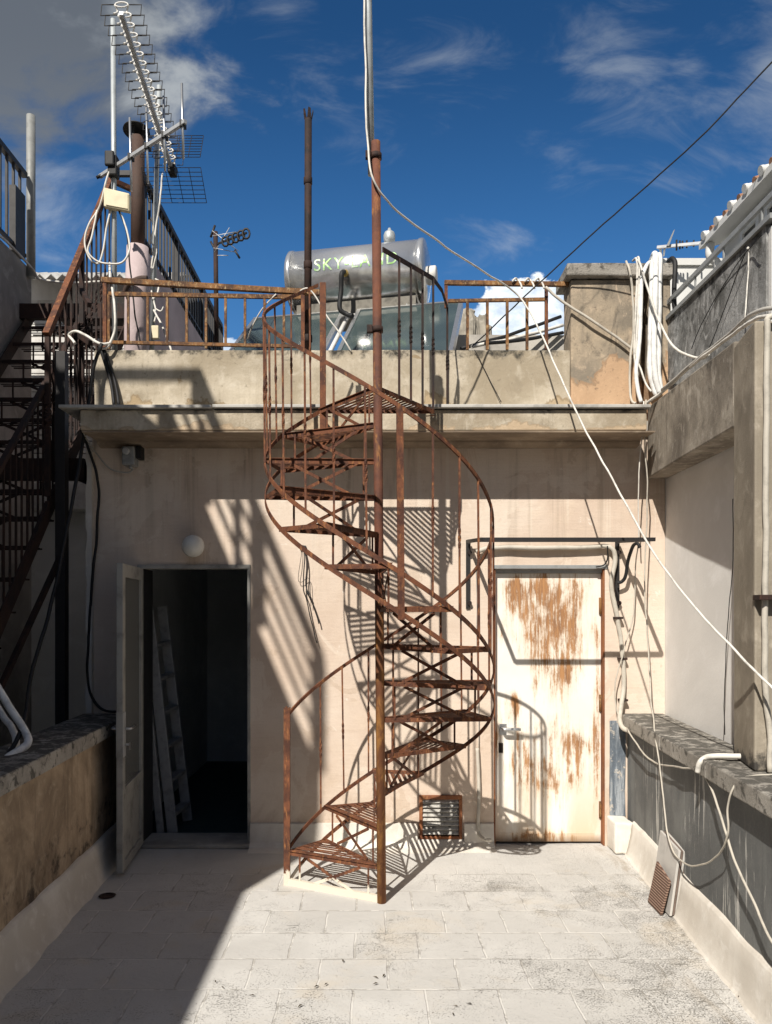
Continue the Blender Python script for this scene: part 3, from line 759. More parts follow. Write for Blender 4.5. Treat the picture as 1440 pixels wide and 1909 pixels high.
# veranda behind: window band, posts, eave and barrel tiles
g = MB(); g.box(2.56, 4.6, 3.0, 5.55, 3.80, 4.34); g.build('veranda_wall', 'white_paint_wall', nb)
g = MB()
for y0, y1 in ((3.2, 4.2), (4.28, 4.95), (5.02, 5.28)):
    f0 = MB(); f0.box(2.535, 2.562, y0, y1, 3.83, 3.86); f0.box(2.535, 2.562, y0, y1, 4.25, 4.29); f0.box(2.535, 2.562, y0, y0 + .04, 3.86, 4.25); f0.box(2.535, 2.562, y1 - .04, y1, 3.86, 4.25)
    wn = f0.build('window', 'white_metal', nb)
    q = MB(); q.box(2.55, 2.558, y0 + .04, y1 - .04, 3.86, 4.25); q.build('pane', 'window_glass', wn)
g.bm.free()
g = MB(); g.hexa([(2.42, 2.6, 4.34), (4.8, 2.6, 4.95), (4.8, 5.66, 4.95), (2.42, 5.66, 4.34), (2.42, 2.6, 4.385), (4.8, 2.6, 4.995), (4.8, 5.66, 4.995), (2.42, 5.66, 4.385)])
rf = g.build('roof', 'white_paint_wall', nb)
for k in range(15):
    y = 5.56 - k * .205
    MB().lathe([(.030, 0), (.030, .02), (.027, .03), (.027, .9)], (2.405, y, 4.395), Vector((1, 0, .256)), 14).build('barrel_tile', 'white_paint_wall', rf)
    MB().lathe([(.026, 0), (.026, .9)], (2.42, y - .1, 4.392), Vector((1, 0, .256)), 10).build('under_tile', 'terracotta', rf)
g = MB(); g.tube(spline([(2.46, 5.56, 4.34), (2.46, 5.56, 4.24), (2.52, 5.56, 4.16), (2.52, 5.56, 3.8)], 5), .03, 10); g.build('downpipe', 'white_metal', nb)

wb = empty('white_building', (4.2, 9.6, -3), 'plain white building block behind the stack, under the small antenna', 'building')
g = MB(); g.box(3.3, 6.5, 9, 13, -7.2, 5.72); g.build('wall', 'white_paint_wall', wb)
g = MB(); g.box(3.27, 6.53, 8.97, 13.03, 5.722, 5.80); g.build('roof_edge', 'white_paint_wall', wb)

# ------------------------------------------------------------------ neighbour on the left (casts the big shade)
lt = empty('neighbour_building', (-4.5, 3, -3), 'shaded grey building on the left with railed roof edge', 'building')
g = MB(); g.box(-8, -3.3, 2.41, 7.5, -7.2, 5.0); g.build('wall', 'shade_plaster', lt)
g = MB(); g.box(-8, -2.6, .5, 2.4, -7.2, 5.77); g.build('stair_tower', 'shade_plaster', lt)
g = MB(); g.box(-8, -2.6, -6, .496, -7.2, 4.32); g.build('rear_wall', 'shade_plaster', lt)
g = MB(); g.hexa([(-8, 2.412, -7.2), (-2.6, 2.412, -7.2), (-2.6, 4.25, -7.2), (-8, 4.25, -7.2), (-8, 2.412, 5.74), (-2.6, 2.412, 5.74), (-2.6, 4.25, 4.5), (-8, 4.25, 4.5)]); g.build('shade_caster', 'shade_plaster', lt)  # unseen block added, top sloped to shade the eave's left end
g = MB(); g.box(-2.59, 3.6, -1.4, -1.05, -7.2, 2.9); g.build('sky_block_wall', 'shade_plaster', lt)  # unseen wall added behind the camera to cut sky light
g = MB(); g.box(-2.63, -2.57, .5, 2.4, 6.55, 6.61); g.box(-2.63, -2.55, 1.49, 1.57, 5.77, 6.55); g.box(-2.62, -2.58, 1.80, 1.85, 5.77, 6.40); g.box(-6, -2.63, 2.35, 2.40, 6.56, 6.61); g.box(-2.64, -2.56, .5, .58, 5.77, 6.53); g.box(-2.64, -2.56, 2.32, 2.4, 5.77, 6.53)
for z in (5.97, 6.17, 6.36): g.box(-2.612, -2.588, .58, 2.32, z - .014, z + .014)
for x in (-3.3, -4.0, -4.7): g.box(x - .02, x + .02, 2.34, 2.38, 5.77, 6.53)
g.build('tower_railing', 'dark_rust', lt)
rr = MB(); rr.bar((-3.3, 2.45, 5.85), (-3.3, 7.36, 5.85), .05, .05); rr.bar((-3.3, 2.45, 5.08), (-3.3, 7.36, 5.08), .03, .03); lr = rr.build('roof_railing', 'black_iron', lt)
for k in range(22):
    y = 7.25 - k * .13
    MB().bar((-3.3, y, 5.08), (-3.3, y, 5.83), .022, .022).build('baluster', 'black_iron', lr)
g = MB(); g.box(-3.33, -3.27, 7.1, 7.3, 5.02, 5.62); g.build('iron_sheet', 'black_iron', lr)
tag(MB().tube([(-3.27, 7.42, 4.9), (-3.27, 7.42, 6.46)], .042, 14).build('roof_post', 'grey_pipe'), 'grey weathered pipe post at the end of the left roof railing', 'post')
cable('cable', [(-3.26, 6.3, 4.9), (-3.26, 6.9, 5.0), P(60, 500, 7.2), P(75, 520, 7.3), P(130, 527, 7.4), P(190, 525, 7.5)], .012, 'white_cable', 'white cable running along the left wall top to the corrugated sheet')

# rear white building behind the iron stairs
rb = empty('rear_building', (-2.7, 8.6, -3), 'pale rear building with corrugated canopy and shutter behind the iron stairs', 'building')
g = MB(); g.box(-5.5, -2.0, 8.3, 10.5, -7.2, 5.28); g.build('wall', 'pale_wash', rb)
g = MB(); pr = []
n = 60
for k in range(n + 1): pr.append(Vector((-3.75 + 1.75 * k / n, 0, .028 * math.sin(k * math.pi / 2))))
for k in range(n, -1, -1): pr.append(Vector((-3.75 + 1.75 * k / n, 0, .028 * math.sin(k * math.pi / 2) + .006)))
q = [Vector((a_.x, 7.85, 5.09 + a_.z)) for a_ in pr]; r_ = [Vector((a_.x, 8.6, 5.44 + a_.z)) for a_ in pr]
A = [g.bm.verts.new(a_) for a_ in q]; B = [g.bm.verts.new(a_) for a_ in r_]
for i in range(len(A)): g.bm.faces.new((A[i], A[(i + 1) % len(A)], B[(i + 1) % len(A)], B[i]))
g.build('canopy', 'white_louvre', rb)
g = MB()
for k in range(30): g.box(-3.7, -2.05, 8.25, 8.30, 3.05 + k * .066, 3.105 + k * .066)
g.build('shutter', 'white_louvre', rb)
g = MB(); g.box(-3.6, -2.0, 8.05, 8.29, 2.75, 3.03); g.build('shutter_box', 'white_louvre', rb, .01)

# pink terrace wall with black railing
tw = empty('terrace_wall', (-2.05, 8.2, 3.0), 'pink rendered terrace wall topped by a black vertical bar railing', 'wall')
g = MB(); g.box(-1.97, -1.89, 6.45, 9.95, 3.03, 4.74); g.build('wall', 'pink_render', tw)
g = MB(); g.bar((-1.92, 6.45, 5.36), (-1.92, 9.93, 5.36), .045, .05); g.bar((-1.92, 6.45, 4.84), (-1.92, 9.93, 4.84), .03, .02); g.bar((-2.2, 6.47, 5.36), (-1.9, 6.47, 5.36), .04, .04)
tr = g.build('railing', 'black_iron', tw)
for k in range(31):
    y = 6.47 + k * .115
    MB().bar((-1.92, y, 4.74), (-1.92, y, 5.35), .02 if k % 10 else .05, .02 if k % 10 else .05).build('baluster', 'black_iron', tr)

# ------------------------------------------------------------------ left iron stairs
st_ = empty('iron_staircase', (-2.75, 5.6, -1.5), 'dark straight iron staircase climbing between the left walls', 'staircase')
XA, XB = -3.24, -2.3
rise, run, Y0_, Z0_ = .222, .2, 4.58, 1.457
for k in range(-4, 15):
    y = Y0_ + run * k; z = Z0_ + rise * k
    g = MB(); g.box(XA, XB, y, y + .01, z - .03, z)
    g.box(XA, XB, y + .216, y + .222, z - .012, z)
    for j in range(3): g.box(XA, XB, y + .045 + j * .06, y + .062 + j * .06, z - .005, z)
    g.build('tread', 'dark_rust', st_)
    if -2 <= k < 14:
        g = MB(); a0, a1 = XA + .25, XB - .25
        g.bar((a0, y + .21, z), (a1, y + .21, z + rise - .03), .006, .022); g.bar((a0, y + .218, z + rise - .03), (a1, y + .218, z), .006, .022)
        for x in (XA + .18, XB - .18): g.bar((x, y + .214, z), (x, y + .214, z + rise), .012, .012)
        g.build('riser', 'dark_rust', st_)
for x in (XA - .01, XB + .01):
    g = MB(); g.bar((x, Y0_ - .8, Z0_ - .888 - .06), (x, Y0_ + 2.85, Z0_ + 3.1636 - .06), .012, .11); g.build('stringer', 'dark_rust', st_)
hr = MB().bar((XB, 4.45, 2.22), (XB, 4.85, 2.65), .035, .03).bar((XB, 4.85, 2.65), (XB, 6.2, 4.1), .035, .03).build('handrail', 'dark_rust', st_)
for k in range(21):
    y = 4.5 + k * .083
    z = Z0_ + (y - Y0_) / run * rise
    MB().bar((XB, y, z - .02), (XB, y, 2.65 + (y - 4.85) * 1.074), .012, .012).build('baluster', 'dark_rust', st_)
hr = MB().bar((XB + .03, 5.4, 3.62), (XB + .03, 6.74, 5.46), .045, .045).bar((XB + .03, 6.74, 5.46), (-2.12, 6.9, 5.46), .04, .04).build('handrail', 'rusty_iron', st_)
for k in range(13):
    y = 5.42 + k * .107
    z = Z0_ + (y - Y0_) / run * rise
    MB().twisted((XB + .03, y, min(z + .1, 4.35)), (XB + .03, y, 3.62 + (y - 5.4) * 1.373), .013 if k not in (0, 6) else .034, 1).build('baluster', 'dark_rust', st_)
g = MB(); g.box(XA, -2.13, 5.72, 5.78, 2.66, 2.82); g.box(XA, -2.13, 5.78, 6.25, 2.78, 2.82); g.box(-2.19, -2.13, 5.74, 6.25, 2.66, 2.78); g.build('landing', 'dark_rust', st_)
g = MB(); g.box(-2.235, -2.165, 5.46, 5.53, -1.6, 3.53); g.build('post', 'black_iron', st_)
g = MB(); g.box(-3.0, -2.25, 7.3, 7.95, 4.50, 4.56); g.box(-3.35, -2.25, 7.24, 7.3, 4.44, 4.58); g.build('landing', 'dark_rust', st_)
for q0, q1 in (((-2.06, 5.65, 3.93), (-2.3, 6.1, 4.25)), ((-2.02, 5.56, 3.62), (-2.3, 5.9, 3.85)), ((-2.33, 4.3, .95), (-2.28, 5.45, 2.45)), ((-2.36, 4.5, .8), (-2.2, 5.5, 2.1))):
    MB().bar(q0, q1, .03, .035).build('brace', 'dark_rust', st_)

# ------------------------------------------------------------------ the spiral staircase
AXY = 4.44
axx = lambda z: .068 - .0078 * z
RAD, STEP, A0, RISE, Z1 = .645, 29.85, 153.0, .213, .20


def pol(th, r, z):
    return Vector((axx(z) + r * math.cos(R(th)), AXY + r * math.sin(R(th)), z))


sp = empty('spiral_staircase', (.068, AXY, 0), 'rusty iron spiral staircase winding up to the roof', 'spiral staircase')
MB().tube([(axx(0), AXY, 0), (axx(2), AXY, 2), (axx(4.39), AXY, 4.39)], .0262, 20).build('pole', 'rusty_pole', sp)
NST = 13
for i in range(NST + 1):
    z = Z1 + RISE * i; a0 = A0 - STEP * i; a1 = a0 - STEP
    if i == NST: a1 = a0 - 70
    droop = random.uniform(-.006, .004)
    O = pol(0, 0, z); Aq = pol(a0, RAD, z + droop); Bq = pol(a1, RAD, z + droop * .5)
    da = (Aq - O).normalized(); db = (Bq - O).normalized()
    g = MB()
    g.bar(O + da * .02, Aq, .005, .028); g.bar(O + db * .02, Bq, .005, .026); g.bar(Aq, Bq, .005, .024)
    # lip of the angle irons
    up = Vector((0, 0, .015))
    g.bar(O + da * .03 + up, Aq + up, .024, .004)
    nrm = Vector((-da.y, da.x, 0))
    if nrm.dot(db) < 0: nrm = -nrm
    wB = (Bq - O).dot(nrm)
    pitch = .0345
    k = 1
    while True:
        o_ = .016 + k * pitch - .011
        if o_ > wB - .012: break
        p0 = O + (Bq - O) * (o_ / wB); p1 = Aq + (Bq - Aq) * (o_ / wB)
        if i == NST:   # landing: slats clipped to the outer chord
            p1 = Aq + (Bq - Aq) * (o_ / wB)
        bend = Vector((0, 0, random.uniform(-.003, .003)))
        g.bar(p0 + up * .6, p1 + up * .6 + bend, .020, .003)
        k += 1
    g.build('landing' if i == NST else 'tread', 'rusty_iron', sp)
    # lattice riser under the leading edge
    zb = 0.012 if i == 0 else z - RISE + .012
    g = MB()
    nn = Vector((-da.y, da.x, 0)) * .004
    L = lambda r, zz: Vector((O.x + da.x * r, O.y + da.y * r, zz))
    g.bar(L(.14, zb) + nn, L(.50, z - .02) + nn, .005, .018); g.bar(L(.14, z - .02) - nn, L(.50, zb) - nn, .005, .018)
    for r_ in (.085, .555): g.bar(L(r_, zb - .01), L(r_, z - .01), .011, .011)
    if i == 0: g.bar(L(.02, .02), L(RAD, .02), .025, .04)
    g.build('riser', 'rusty_iron', sp)


def helix(zoff, a_from, a_to, r, step=4.0):
    n_ = max(2, int(abs(a_from - a_to) / step)); pts, sd = [], []
    for k_ in range(n_ + 1):
        a_ = a_from + (a_to - a_from) * k_ / n_
        z = Z1 + RISE * (A0 - a_) / STEP + zoff
        pts.append(pol(a_, r, z)); sd.append(Vector((math.cos(R(a_)), math.sin(R(a_)), 0)))
    return pts, sd


AEND = A0 - STEP * NST
pts, sd = helix(0, A0, AEND, RAD + .004); MB().sweep(pts, sd, .028, .006).build('stringer', 'rusty_iron', sp)
pts, sd = helix(-RISE + .012, A0, AEND - STEP * .4, RAD + .004); MB().sweep(pts, sd, .028, .006).build('stringer', 'rusty_iron', sp)
HO = .82
pts, sd = helix(HO, A0 - 4, AEND, RAD + .008)
top0 = pol(A0, RAD, 1.085); pts = [top0] + pts; sd = [sd[0]] + sd
MB().sweep(pts, sd, .024, .011).build('handrail', 'rusty_iron', sp)
a_ = 126.0
while a_ > AEND - 2:
    z = Z1 + RISE * (A0 - a_) / STEP
    r_ = RAD + .004
    lean = random.uniform(-.006, .006)
    if abs(a_ + 81.2) < 3:
        g = MB(); g.bar(pol(a_, r_, z - RISE - .02), pol(a_, r_ + .004, z + HO), .034, .012, (math.cos(R(a_)), math.sin(R(a_)), 0)); g.build('post', 'rusty_iron', sp)
    else:
        MB().twisted(pol(a_, r_, z - .012), pol(a_, r_ + .004, z + HO) + Vector((lean, lean, 0)), .0105, random.choice((.5, .75))).build('baluster', 'rusty_iron', sp)
    a_ -= 14.8
# newel posts of angle iron
for th, zb, zt in ((A0, 0, 1.09), (AEND, 2.72, 3.80)):
    q = pol(th, RAD + .004, 0); q.z = 0
    g = MB(); g.box(q.x - .019, q.x + .019, q.y - .019, q.y - .014, zb, zt); g.box(q.x + .014, q.x + .019, q.y - .014, q.y + .019, zb, zt)
    g.build('post', 'rusty_iron', sp)
# guard rail of the landing
zl = Z1 + RISE * NST
e0 = Vector((axx(zl) + .03, AXY, zl + .80)); e1 = pol(AEND - 70, RAD, zl + .86); e2 = Vector((.547, 5.44, 3.83))
MB().bar(e0, e1, .008, .028).bar(e1, (e1 + e2) / 2 + Vector((.01, 0, .02)), .008, .028).bar((e1 + e2) / 2 + Vector((.01, 0, .02)), e2, .008, .028).build('guard_rail', 'dark_rust', sp)
for k, f_ in enumerate((.30, .53, .77, 1.0)):
    q = e0 + (e1 - e0) * f_
    MB().twisted((q.x, q.y, zl), q, .014, 1).build('baluster', 'dark_rust', sp)
MB().twisted((.547, 5.44, 3.06), e2, .014, 1).build('baluster', 'dark_rust', sp)
MB().bar(pol(AEND - 6, RAD, zl - .02), (-.33, 5.10, zl + .01), .03, .006).build('wall_bracket', 'rusty_iron', sp); MB().bar(pol(AEND - 66, RAD, zl - .02), (.42, 5.10, zl + .01), .03, .006).build('wall_bracket', 'rusty_iron', sp)
for z in (4.29, 3.29):
    g = MB(); g.lathe([(.0265, 0), (.034, 0), (.034, .03), (.0265, .03)], (axx(z), AXY, z), (0, 0, 1), 18); g.box(axx(z) - .06, axx(z) - .028, AXY - .03, AXY + .0, z - .005, z + .035); g.build('clamp', 'dark_rust', sp)

# grey mast strapped to the pole
mz = lambda z: Vector((axx(4.3) - .027 - .017 * (z - 4.3), AXY + .04, z))
tag(MB().tube([mz(4.22), mz(6.6)], .0205, 14).build('mast_pipe', 'galvanised'), 'tall grey galvanised pipe clamped to the spiral stair pole', 'mast')

# ------------------------------------------------------------------ roof railings
rlL = empty('roof_railing', (-.95, 5.52, 3.53), 'rusty ochre railing on the left part of the parapet', 'railing')
yR = 5.52
tl, trr = P(190, 522, yR), P(596, 546, yR)
g = MB(); g.bar(tl, trr, .036, .036); g.build('top_rail', 'ochre_rust', rlL)
g = MB(); g.bar(P(203, 548, yR), P(566, 554, yR), .022, .028); g.build('middle_rail', 'ochre_rust', rlL)
g = MB(); g.bar(P(203, 638, yR), P(566, 646, yR), .022, .022); g.build('bottom_rail', 'ochre_rust', rlL)
for k in range(11):
    px = 203 + k * 36.3
    MB().bar(P(px, 650 if k % 5 == 0 else 641, yR), P(px, 549, yR), .017, .017).build('baluster', 'ochre_rust', rlL)
for px, yt in ((196, 524), (565, 545)):
    g = MB(); g.bar(P(px, 655, yR), P(px, yt, yR), .026, .026); g.build('post', 'rusty_iron', rlL)
rlR = empty('roof_railing', (.94, 5.52, 3.53), 'rusty railing on the right part of the parapet beside the stack', 'railing')
g = MB(); g.bar(P(829, 527, yR), P(1060, 530, yR), .03, .03); g.build('top_rail', 'ochre_rust', rlR)
g = MB(); g.bar(P(836, 561, yR), P(1019, 558, yR), .022, .022); g.build('middle_rail', 'ochre_rust', rlR)
for px in (872, 909, 946, 983): MB().bar(P(px, 652, yR), P(px, 560, yR), .019, .019).build('baluster', 'ochre_rust', rlR)
for px, yb in ((832, 574), (1019, 652)): MB().bar(P(px, yb, yR), P(px, 528, yR), .022, .022).build('post', 'rusty_iron', rlR)
for i, px in enumerate((962, 985, 1003)):
    g = MB(); q = P(px, 528, yR); g.tube(spline([q + Vector((-.03, -.025, .0)), q + Vector((-.01, -.03, .022)), q + Vector((.01, .0, .028)), q + Vector((.03, -.02, -.01)), q + Vector((.04, -.03, -.05))], 4), .007, 6)
    tag(g.build('cable_tie', 'white_cable'), ('pale rag tie on the right roof railing nearest the stair', 'middle of the three pale ties on the right roof railing', 'pale tie on the right roof railing nearest the stack')[i], 'tie', 'ties on the roof railing')

# rusted flue pipe with burst top
fl = empty('flue_pipe', P(575, 650, 5.66), 'thin dark rusty pipe with burst open top standing at the parapet', 'pipe')
g = MB(); q0, q1 = P(574, 658, 5.66), P(575, 222, 5.66); g.tube([q0, q1], .027, 14); g.build('pipe', 'dark_rust', fl)
for z in (3.66, 4.2, 4.82):
    MB().lathe([(.028, 0), (.032, .004), (.032, .05), (.028, .054)], (P(574.5, 450, 5.66).x, 5.66, z), (0, 0, 1), 14).build('collar', 'dark_rust', fl)
g = MB()
for k in range(5):
    an = k * 2 * math.pi / 5; c0 = Vector((math.cos(an), math.sin(an), 0)); t0 = Vector((-c0.y, c0.x, 0)) * .014
    top = .05 + .02 * random.random()
    g.hexa([q1 + c0 * .026 - t0, q1 + c0 * .026 + t0, q1 + c0 * .022 + t0, q1 + c0 * .022 - t0, q1 + c0 * .038 - t0 * .6 + Vector((0, 0, top)), q1 + c0 * .038 + t0 * .7 + Vector((0, 0, top * .9)), q1 + c0 * .034 + t0 * .7 + Vector((0, 0, top * .9)), q1 + c0 * .034 - t0 * .6 + Vector((0, 0, top))])
g.build('torn_rim', 'dark_rust', fl)

# ------------------------------------------------------------------ solar water heater
HX, HY, HPHI = -.11, 7.3, -12.0
sw = empty('solar_water_heater', (HX, HY, 3.03), 'solar water heater with steel tank above two glass collectors', 'water heater')
rot = Matrix.Rotation(R(HPHI), 4, 'Z')


def H(x, y, z): return rot @ Vector((x, y, 0)) + Vector((HX, HY, z))


ax_t = (rot @ Vector((1, 0, 0)))
TZ, TR = 4.845, .280
g = MB(); g.lathe([(TR, -.61), (TR, .61)], H(0, 0, TZ), ax_t, 48); tank = g.build('tank', 'tank_steel', sw)
for sgn in (-1, 1):
    g = MB(); g.lathe([(TR + .004, .595), (TR + .009, .605), (TR + .009, .635), (TR * .97, .65), (TR * .6, .675), (.01, .685)], H(0, 0, TZ), ax_t * sgn, 48); g.build('end_cap', 'tank_steel', tank)
g = MB(); g.lathe([(.075, .67), (.085, .68), (.085, .74), (.07, .75)], H(0, -.02, TZ - .05), ax_t, 20); g.build('cover_cap', 'white_plastic', tank)
g = MB(); g.lathe([(.022, 0), (.022, .03), (.05, .034), (.055, .06), (.055, .10), (.045, .125), (.02, .14), (.012, .165)], H(.30, 0, TZ + TR - .005), (0, 0, 1), 20); g.build('relief_valve', 'galvanised', tank)
g = MB(); g.lathe([(.03, 0), (.03, .03), (.018, .03), (.018, .05)], H(-.06, -TR + .012, TZ - .07), rot @ Vector((0, -1, 0)), 16); g.build('hose_outlet', 'brass', tank)
g = MB(); g.tube(spline([H(-.06, -TR - .04, TZ - .07), H(-.07, -TR - .09, TZ - .12), H(-.08, -TR - .07, TZ - .25), H(-.09, -TR - .08, TZ - .42), H(-.03, -TR - .06, TZ - .47), H(.03, -TR - .08, TZ - .5)], 6), .022, 10); g.build('hose', 'black_rubber', sw)
# name on the tank
cu = bpy.data.curves.new('lettering', 'FONT'); cu.body = 'SKY-LAND'; cu.size = .165; cu.align_x = 'CENTER'; cu.extrude = .0; cu.space_character = 1.12
to = bpy.data.objects.new('lettering_tmp', cu); COL.objects.link(to)
bpy.context.view_layer.update()
me = bpy.data.meshes.new_from_object(to.evaluated_get(bpy.context.evaluated_depsgraph_get()))
bpy.data.objects.remove(to); bpy.data.curves.remove(cu)
bm = bmesh.new(); bm.from_mesh(me)
for k in range(2): bmesh.ops.subdivide_edges(bm, edges=[e for e in bm.edges if e.calc_length() > .02], cuts=2)
bmesh.ops.triangulate(bm, faces=bm.faces[:])
for v_ in bm.verts:
    s_ = (v_.co.y - .06); an = R(7) + s_ / TR
    v_.co = H(.035 + v_.co.x * .93, -(TR + .003) * math.cos(an), TZ + (TR + .003) * math.sin(an)) - sw.location
bm.to_mesh(me); bm.free(); me.materials.clear(); me.materials.append(M['green_paint'])
lo_ = bpy.data.objects.new('lettering', me); COL.objects.link(lo_); lo_.parent = tank
g = MB(); q = [H(x_, y_, z_) for z_ in (4.42, 4.68) for x_, y_ in ((-.57, -.13), (.57, -.13), (.57, .2), (-.57, .2))]; g.hexa(q); g.build('tray', 'tray_steel', sw)
# collectors
TI = R(40); LN = 1.75
dn = Vector((0, -math.cos(TI), -math.sin(TI))); nm = Vector((0, -math.sin(TI), math.cos(TI)))


def C3(x, s_, h):
    q_ = dn * s_ + nm * h + Vector((0, -.12, 0))
    return H(x, q_.y, 4.50 + q_.z)


def cbox(g_, x0, x1, s0, s1, h0, h1):
    g_.hexa([C3(x0, s0, h0), C3(x1, s0, h0), C3(x1, s1, h0), C3(x0, s1, h0), C3(x0, s0, h1), C3(x1, s0, h1), C3(x1, s1, h1), C3(x0, s1, h1)])


for x0, x1 in ((-1.0, -.10), (.02, 1.0)):
    g = MB(); e = .035
    cbox(g, x0, x1, 0, e, -.08, .006); cbox(g, x0, x1, LN - e, LN, -.08, .006); cbox(g, x0, x0 + e, e, LN - e, -.08, .006); cbox(g, x1 - e, x1, e, LN - e, -.08, .006)
    pn = g.build('collector', 'aluminium', sw)
    g = MB(); cbox(g, x0 + e, x1 - e, e, LN - e, -.012, -.004); g.build('glass', 'collector_glass', pn)
g = MB(); g.tube([C3(-.06, .02, -.03), C3(-.06, LN, -.03)], .02, 8); g.tube([C3(-.10, .06, -.03), C3(.02, .06, -.03)], .014, 8); g.build('pipe', 'white_plastic', sw)
g = MB()
for x in (-.5, .5):
    g.bar(H(x, .02, TZ - TR), H(x, .12, 3.03), .04, .04); g.bar(H(x, -.1, TZ - TR + .02), H(x, -.12, 4.36), .04, .04); g.bar(C3(x, .3, -.1), H(x, -.35, 3.03), .035, .035)
g.bar(H(-.6, .1, 3.4), H(.6, .1, 3.4), .03, .03); g.build('stand', 'galvanised', sw)
g = MB(); g.box(.74, 1.9, 6.9, 7.1, 3.03, 4.16); g.rough(3, .006, 5)
tag(g.build('roof_wall', 'roof_deck'), 'low grey wall on the roof behind the right railing', 'wall')
for i, (a, b_, m_, lb) in enumerate((((880, 646), (1050, 606), 'white_cable', 'white hose lying over the low roof wall'), ((860, 650), (1046, 590), 'black_rubber', 'upper black hose stretched over the low roof wall'), ((905, 640), (1050, 620), 'black_rubber', 'lower black hose stretched over the low roof wall'))):
    cable('hose', [P(a[0], a[1], 6.5), P((a[0] + b_[0]) / 2, (a[1] + b_[1]) / 2 + 3, 6.7), P(b_[0], b_[1], 6.85)], .016, m_, lb, 'hose')

# ------------------------------------------------------------------ flue with rain cap and aerials at upper left
fp = empty('chimney_flue', P(255, 640, 6.3), 'brown metal flue with rain cap on a pink round base', 'flue')
fx_ = P(257, 400, 6.3).x
fbx = P(252, 640, 6.3).x
g = MB(); g.tube([(fbx, 6.3, 3.03), (fbx + .01, 6.3, 4.2), (fx_, 6.3, 4.66)], .098, 20, .088); g.build('base', 'pink_render', fp)
g = MB(); g.tube([(fx_, 6.3, 4.6), (fx_, 6.3, 5.56)], .055, 20); g.build('pipe', 'brown_flue', fp)
g = MB(); g.lathe([(.004, .045), (.105, 0), (.108, -.012), (.10, -.006), (.004, .03)], (fx_ - .01, 6.3, 5.62), (0, .15, 1), 24); g.build('rain_cap', 'black_iron', fp)
g = MB()
for k in range(3): g.bar((fx_ + .05 * math.cos(k * 2.1), 6.3 + .05 * math.sin(k * 2.1), 5.52), (fx_ + .05 * math.cos(k * 2.1), 6.3 + .05 * math.sin(k * 2.1), 5.63), .014, .006)
g.build('cap_strut', 'black_iron', fp)
cable('cable', [P(232, 545, 6.2), P(240, 530, 6.18), P(258, 520, 6.15), P(275, 519, 6.15)], .022, 'brown_flue', 'brown bent tube looped across the pink flue base', 'tube')

am = empty('aerial_mast', P(212, 645, 5.75), 'grey pipe mast on the left carrying the slanted four rod aerial', 'mast')
ma0, ma1 = P(214, 660, 5.75), P(211, 36, 5.75)
g = MB(); g.tube([ma0, ma1], .0195, 14); g.build('pipe', 'galvanised', am)
va = empty('rod_aerial', P(212, 312, 5.75), 'aerial with four upright silver rods on a slanting boom', 'aerial')
b0, b1 = P(186, 329, 5.87), P(346, 226, 5.19)
g = MB(); g.bar(b0, b1, .024, .024); g.build('boom', 'dull_aluminium', va)
for px, yt, yb, Y in ((243, 219, 356, 5.61), (274, 196, 342, 5.48), (306, 179, 318, 5.35), (340, 155, 296, 5.22)):
    rd = MB().tube([P(px + 2, yb, Y), P(px - 1, yt, Y)], .0085, 8).build('rod', 'aluminium', va)
    q = P(px + 1, VY, Y); q.z = (b0 + (b1 - b0) * ((px - 186) / 160)).z
    MB().box(q.x - .018, q.x + .018, q.y - .02, q.y + .03, q.z - .02, q.z + .02).build('clamp', 'black_rubber', rd)
g = MB(); q = P(212, 308, 5.73); g.box(q.x - .035, q.x + .035, q.y - .04, q.y + .04, q.z - .09, q.z + .06); g.box(q.x - .05, q.x + .02, q.y - .06, q.y - .03, q.z - .03, q.z + .08); g.build('bracket', 'black_rubber', va, .01)
MB().tube([P(180, 331, 5.85), P(193, 325, 5.85)], .012, 6).build('tip', 'black_rubber', va)

ym = empty('aerial_mast', P(286, 645, 6.2), 'leaning grey pipe mast beside the brown flue holding the large aerial', 'mast')
g = MB(); g.tube([P(283, 655, 6.2), P(297, 160, 6.22)], .0195, 14); g.build('pipe', 'galvanised', ym)
ya = empty('yagi_aerial', P(292, 270, 6.2), 'large aerial with many looped wire elements aiming at the viewer', 'aerial')
f0, f1 = P(226, 18, 4.95), P(322, 318, 6.25)
bd = (f1 - f0); bdn = bd.normalized()
g = MB(); g.bar(f0 + Vector((0, 0, -.02)), f1, .026, .026); g.build('boom', 'dull_aluminium', ya)
sx = bdn.cross(Vector((0, 0, 1))).normalized(); su = sx.cross(bdn).normalized()
NE = 19
for k in range(NE):
    c0 = f0 + bd * (.0 + .93 * k / (NE - 1)) + su * .03
    sc = 1.0 - .18 * k / NE
    g = MB()
    for sd_ in (-1, 1):
        a1_ = c0 + sx * .035 * sd_ + su * .012; a2_ = c0 + sx * .128 * sd_ * sc + su * .012; a3_ = c0 + sx * .128 * sd_ * sc - bdn * .0 - su * .075 * sc; a4_ = c0 + sx * .07 * sd_ * sc - su * .075 * sc
        g.tube([a1_, a2_, a3_, a4_], .0034, 6)
    el = g.build('element', 'black_iron', ya)
    g = MB()
    ring = [c0 + sx * .042 * math.cos(j * math.pi / 6) + su * (.012 + .020 * math.sin(j * math.pi / 6)) for j in range(13)]
    g.tube(ring, .005, 6, None, False)
    for sd_ in (-1, 1):
        g.tube(spline([c0 + sx * .045 * sd_ + su * .012, c0 + sx * .030 * sd_ + su * -.02 + bdn * .02, c0 + sx * .046 * sd_ - su * .062 * sc], 4), .006, 6)
    g.build('insulator', 'white_plastic', el)
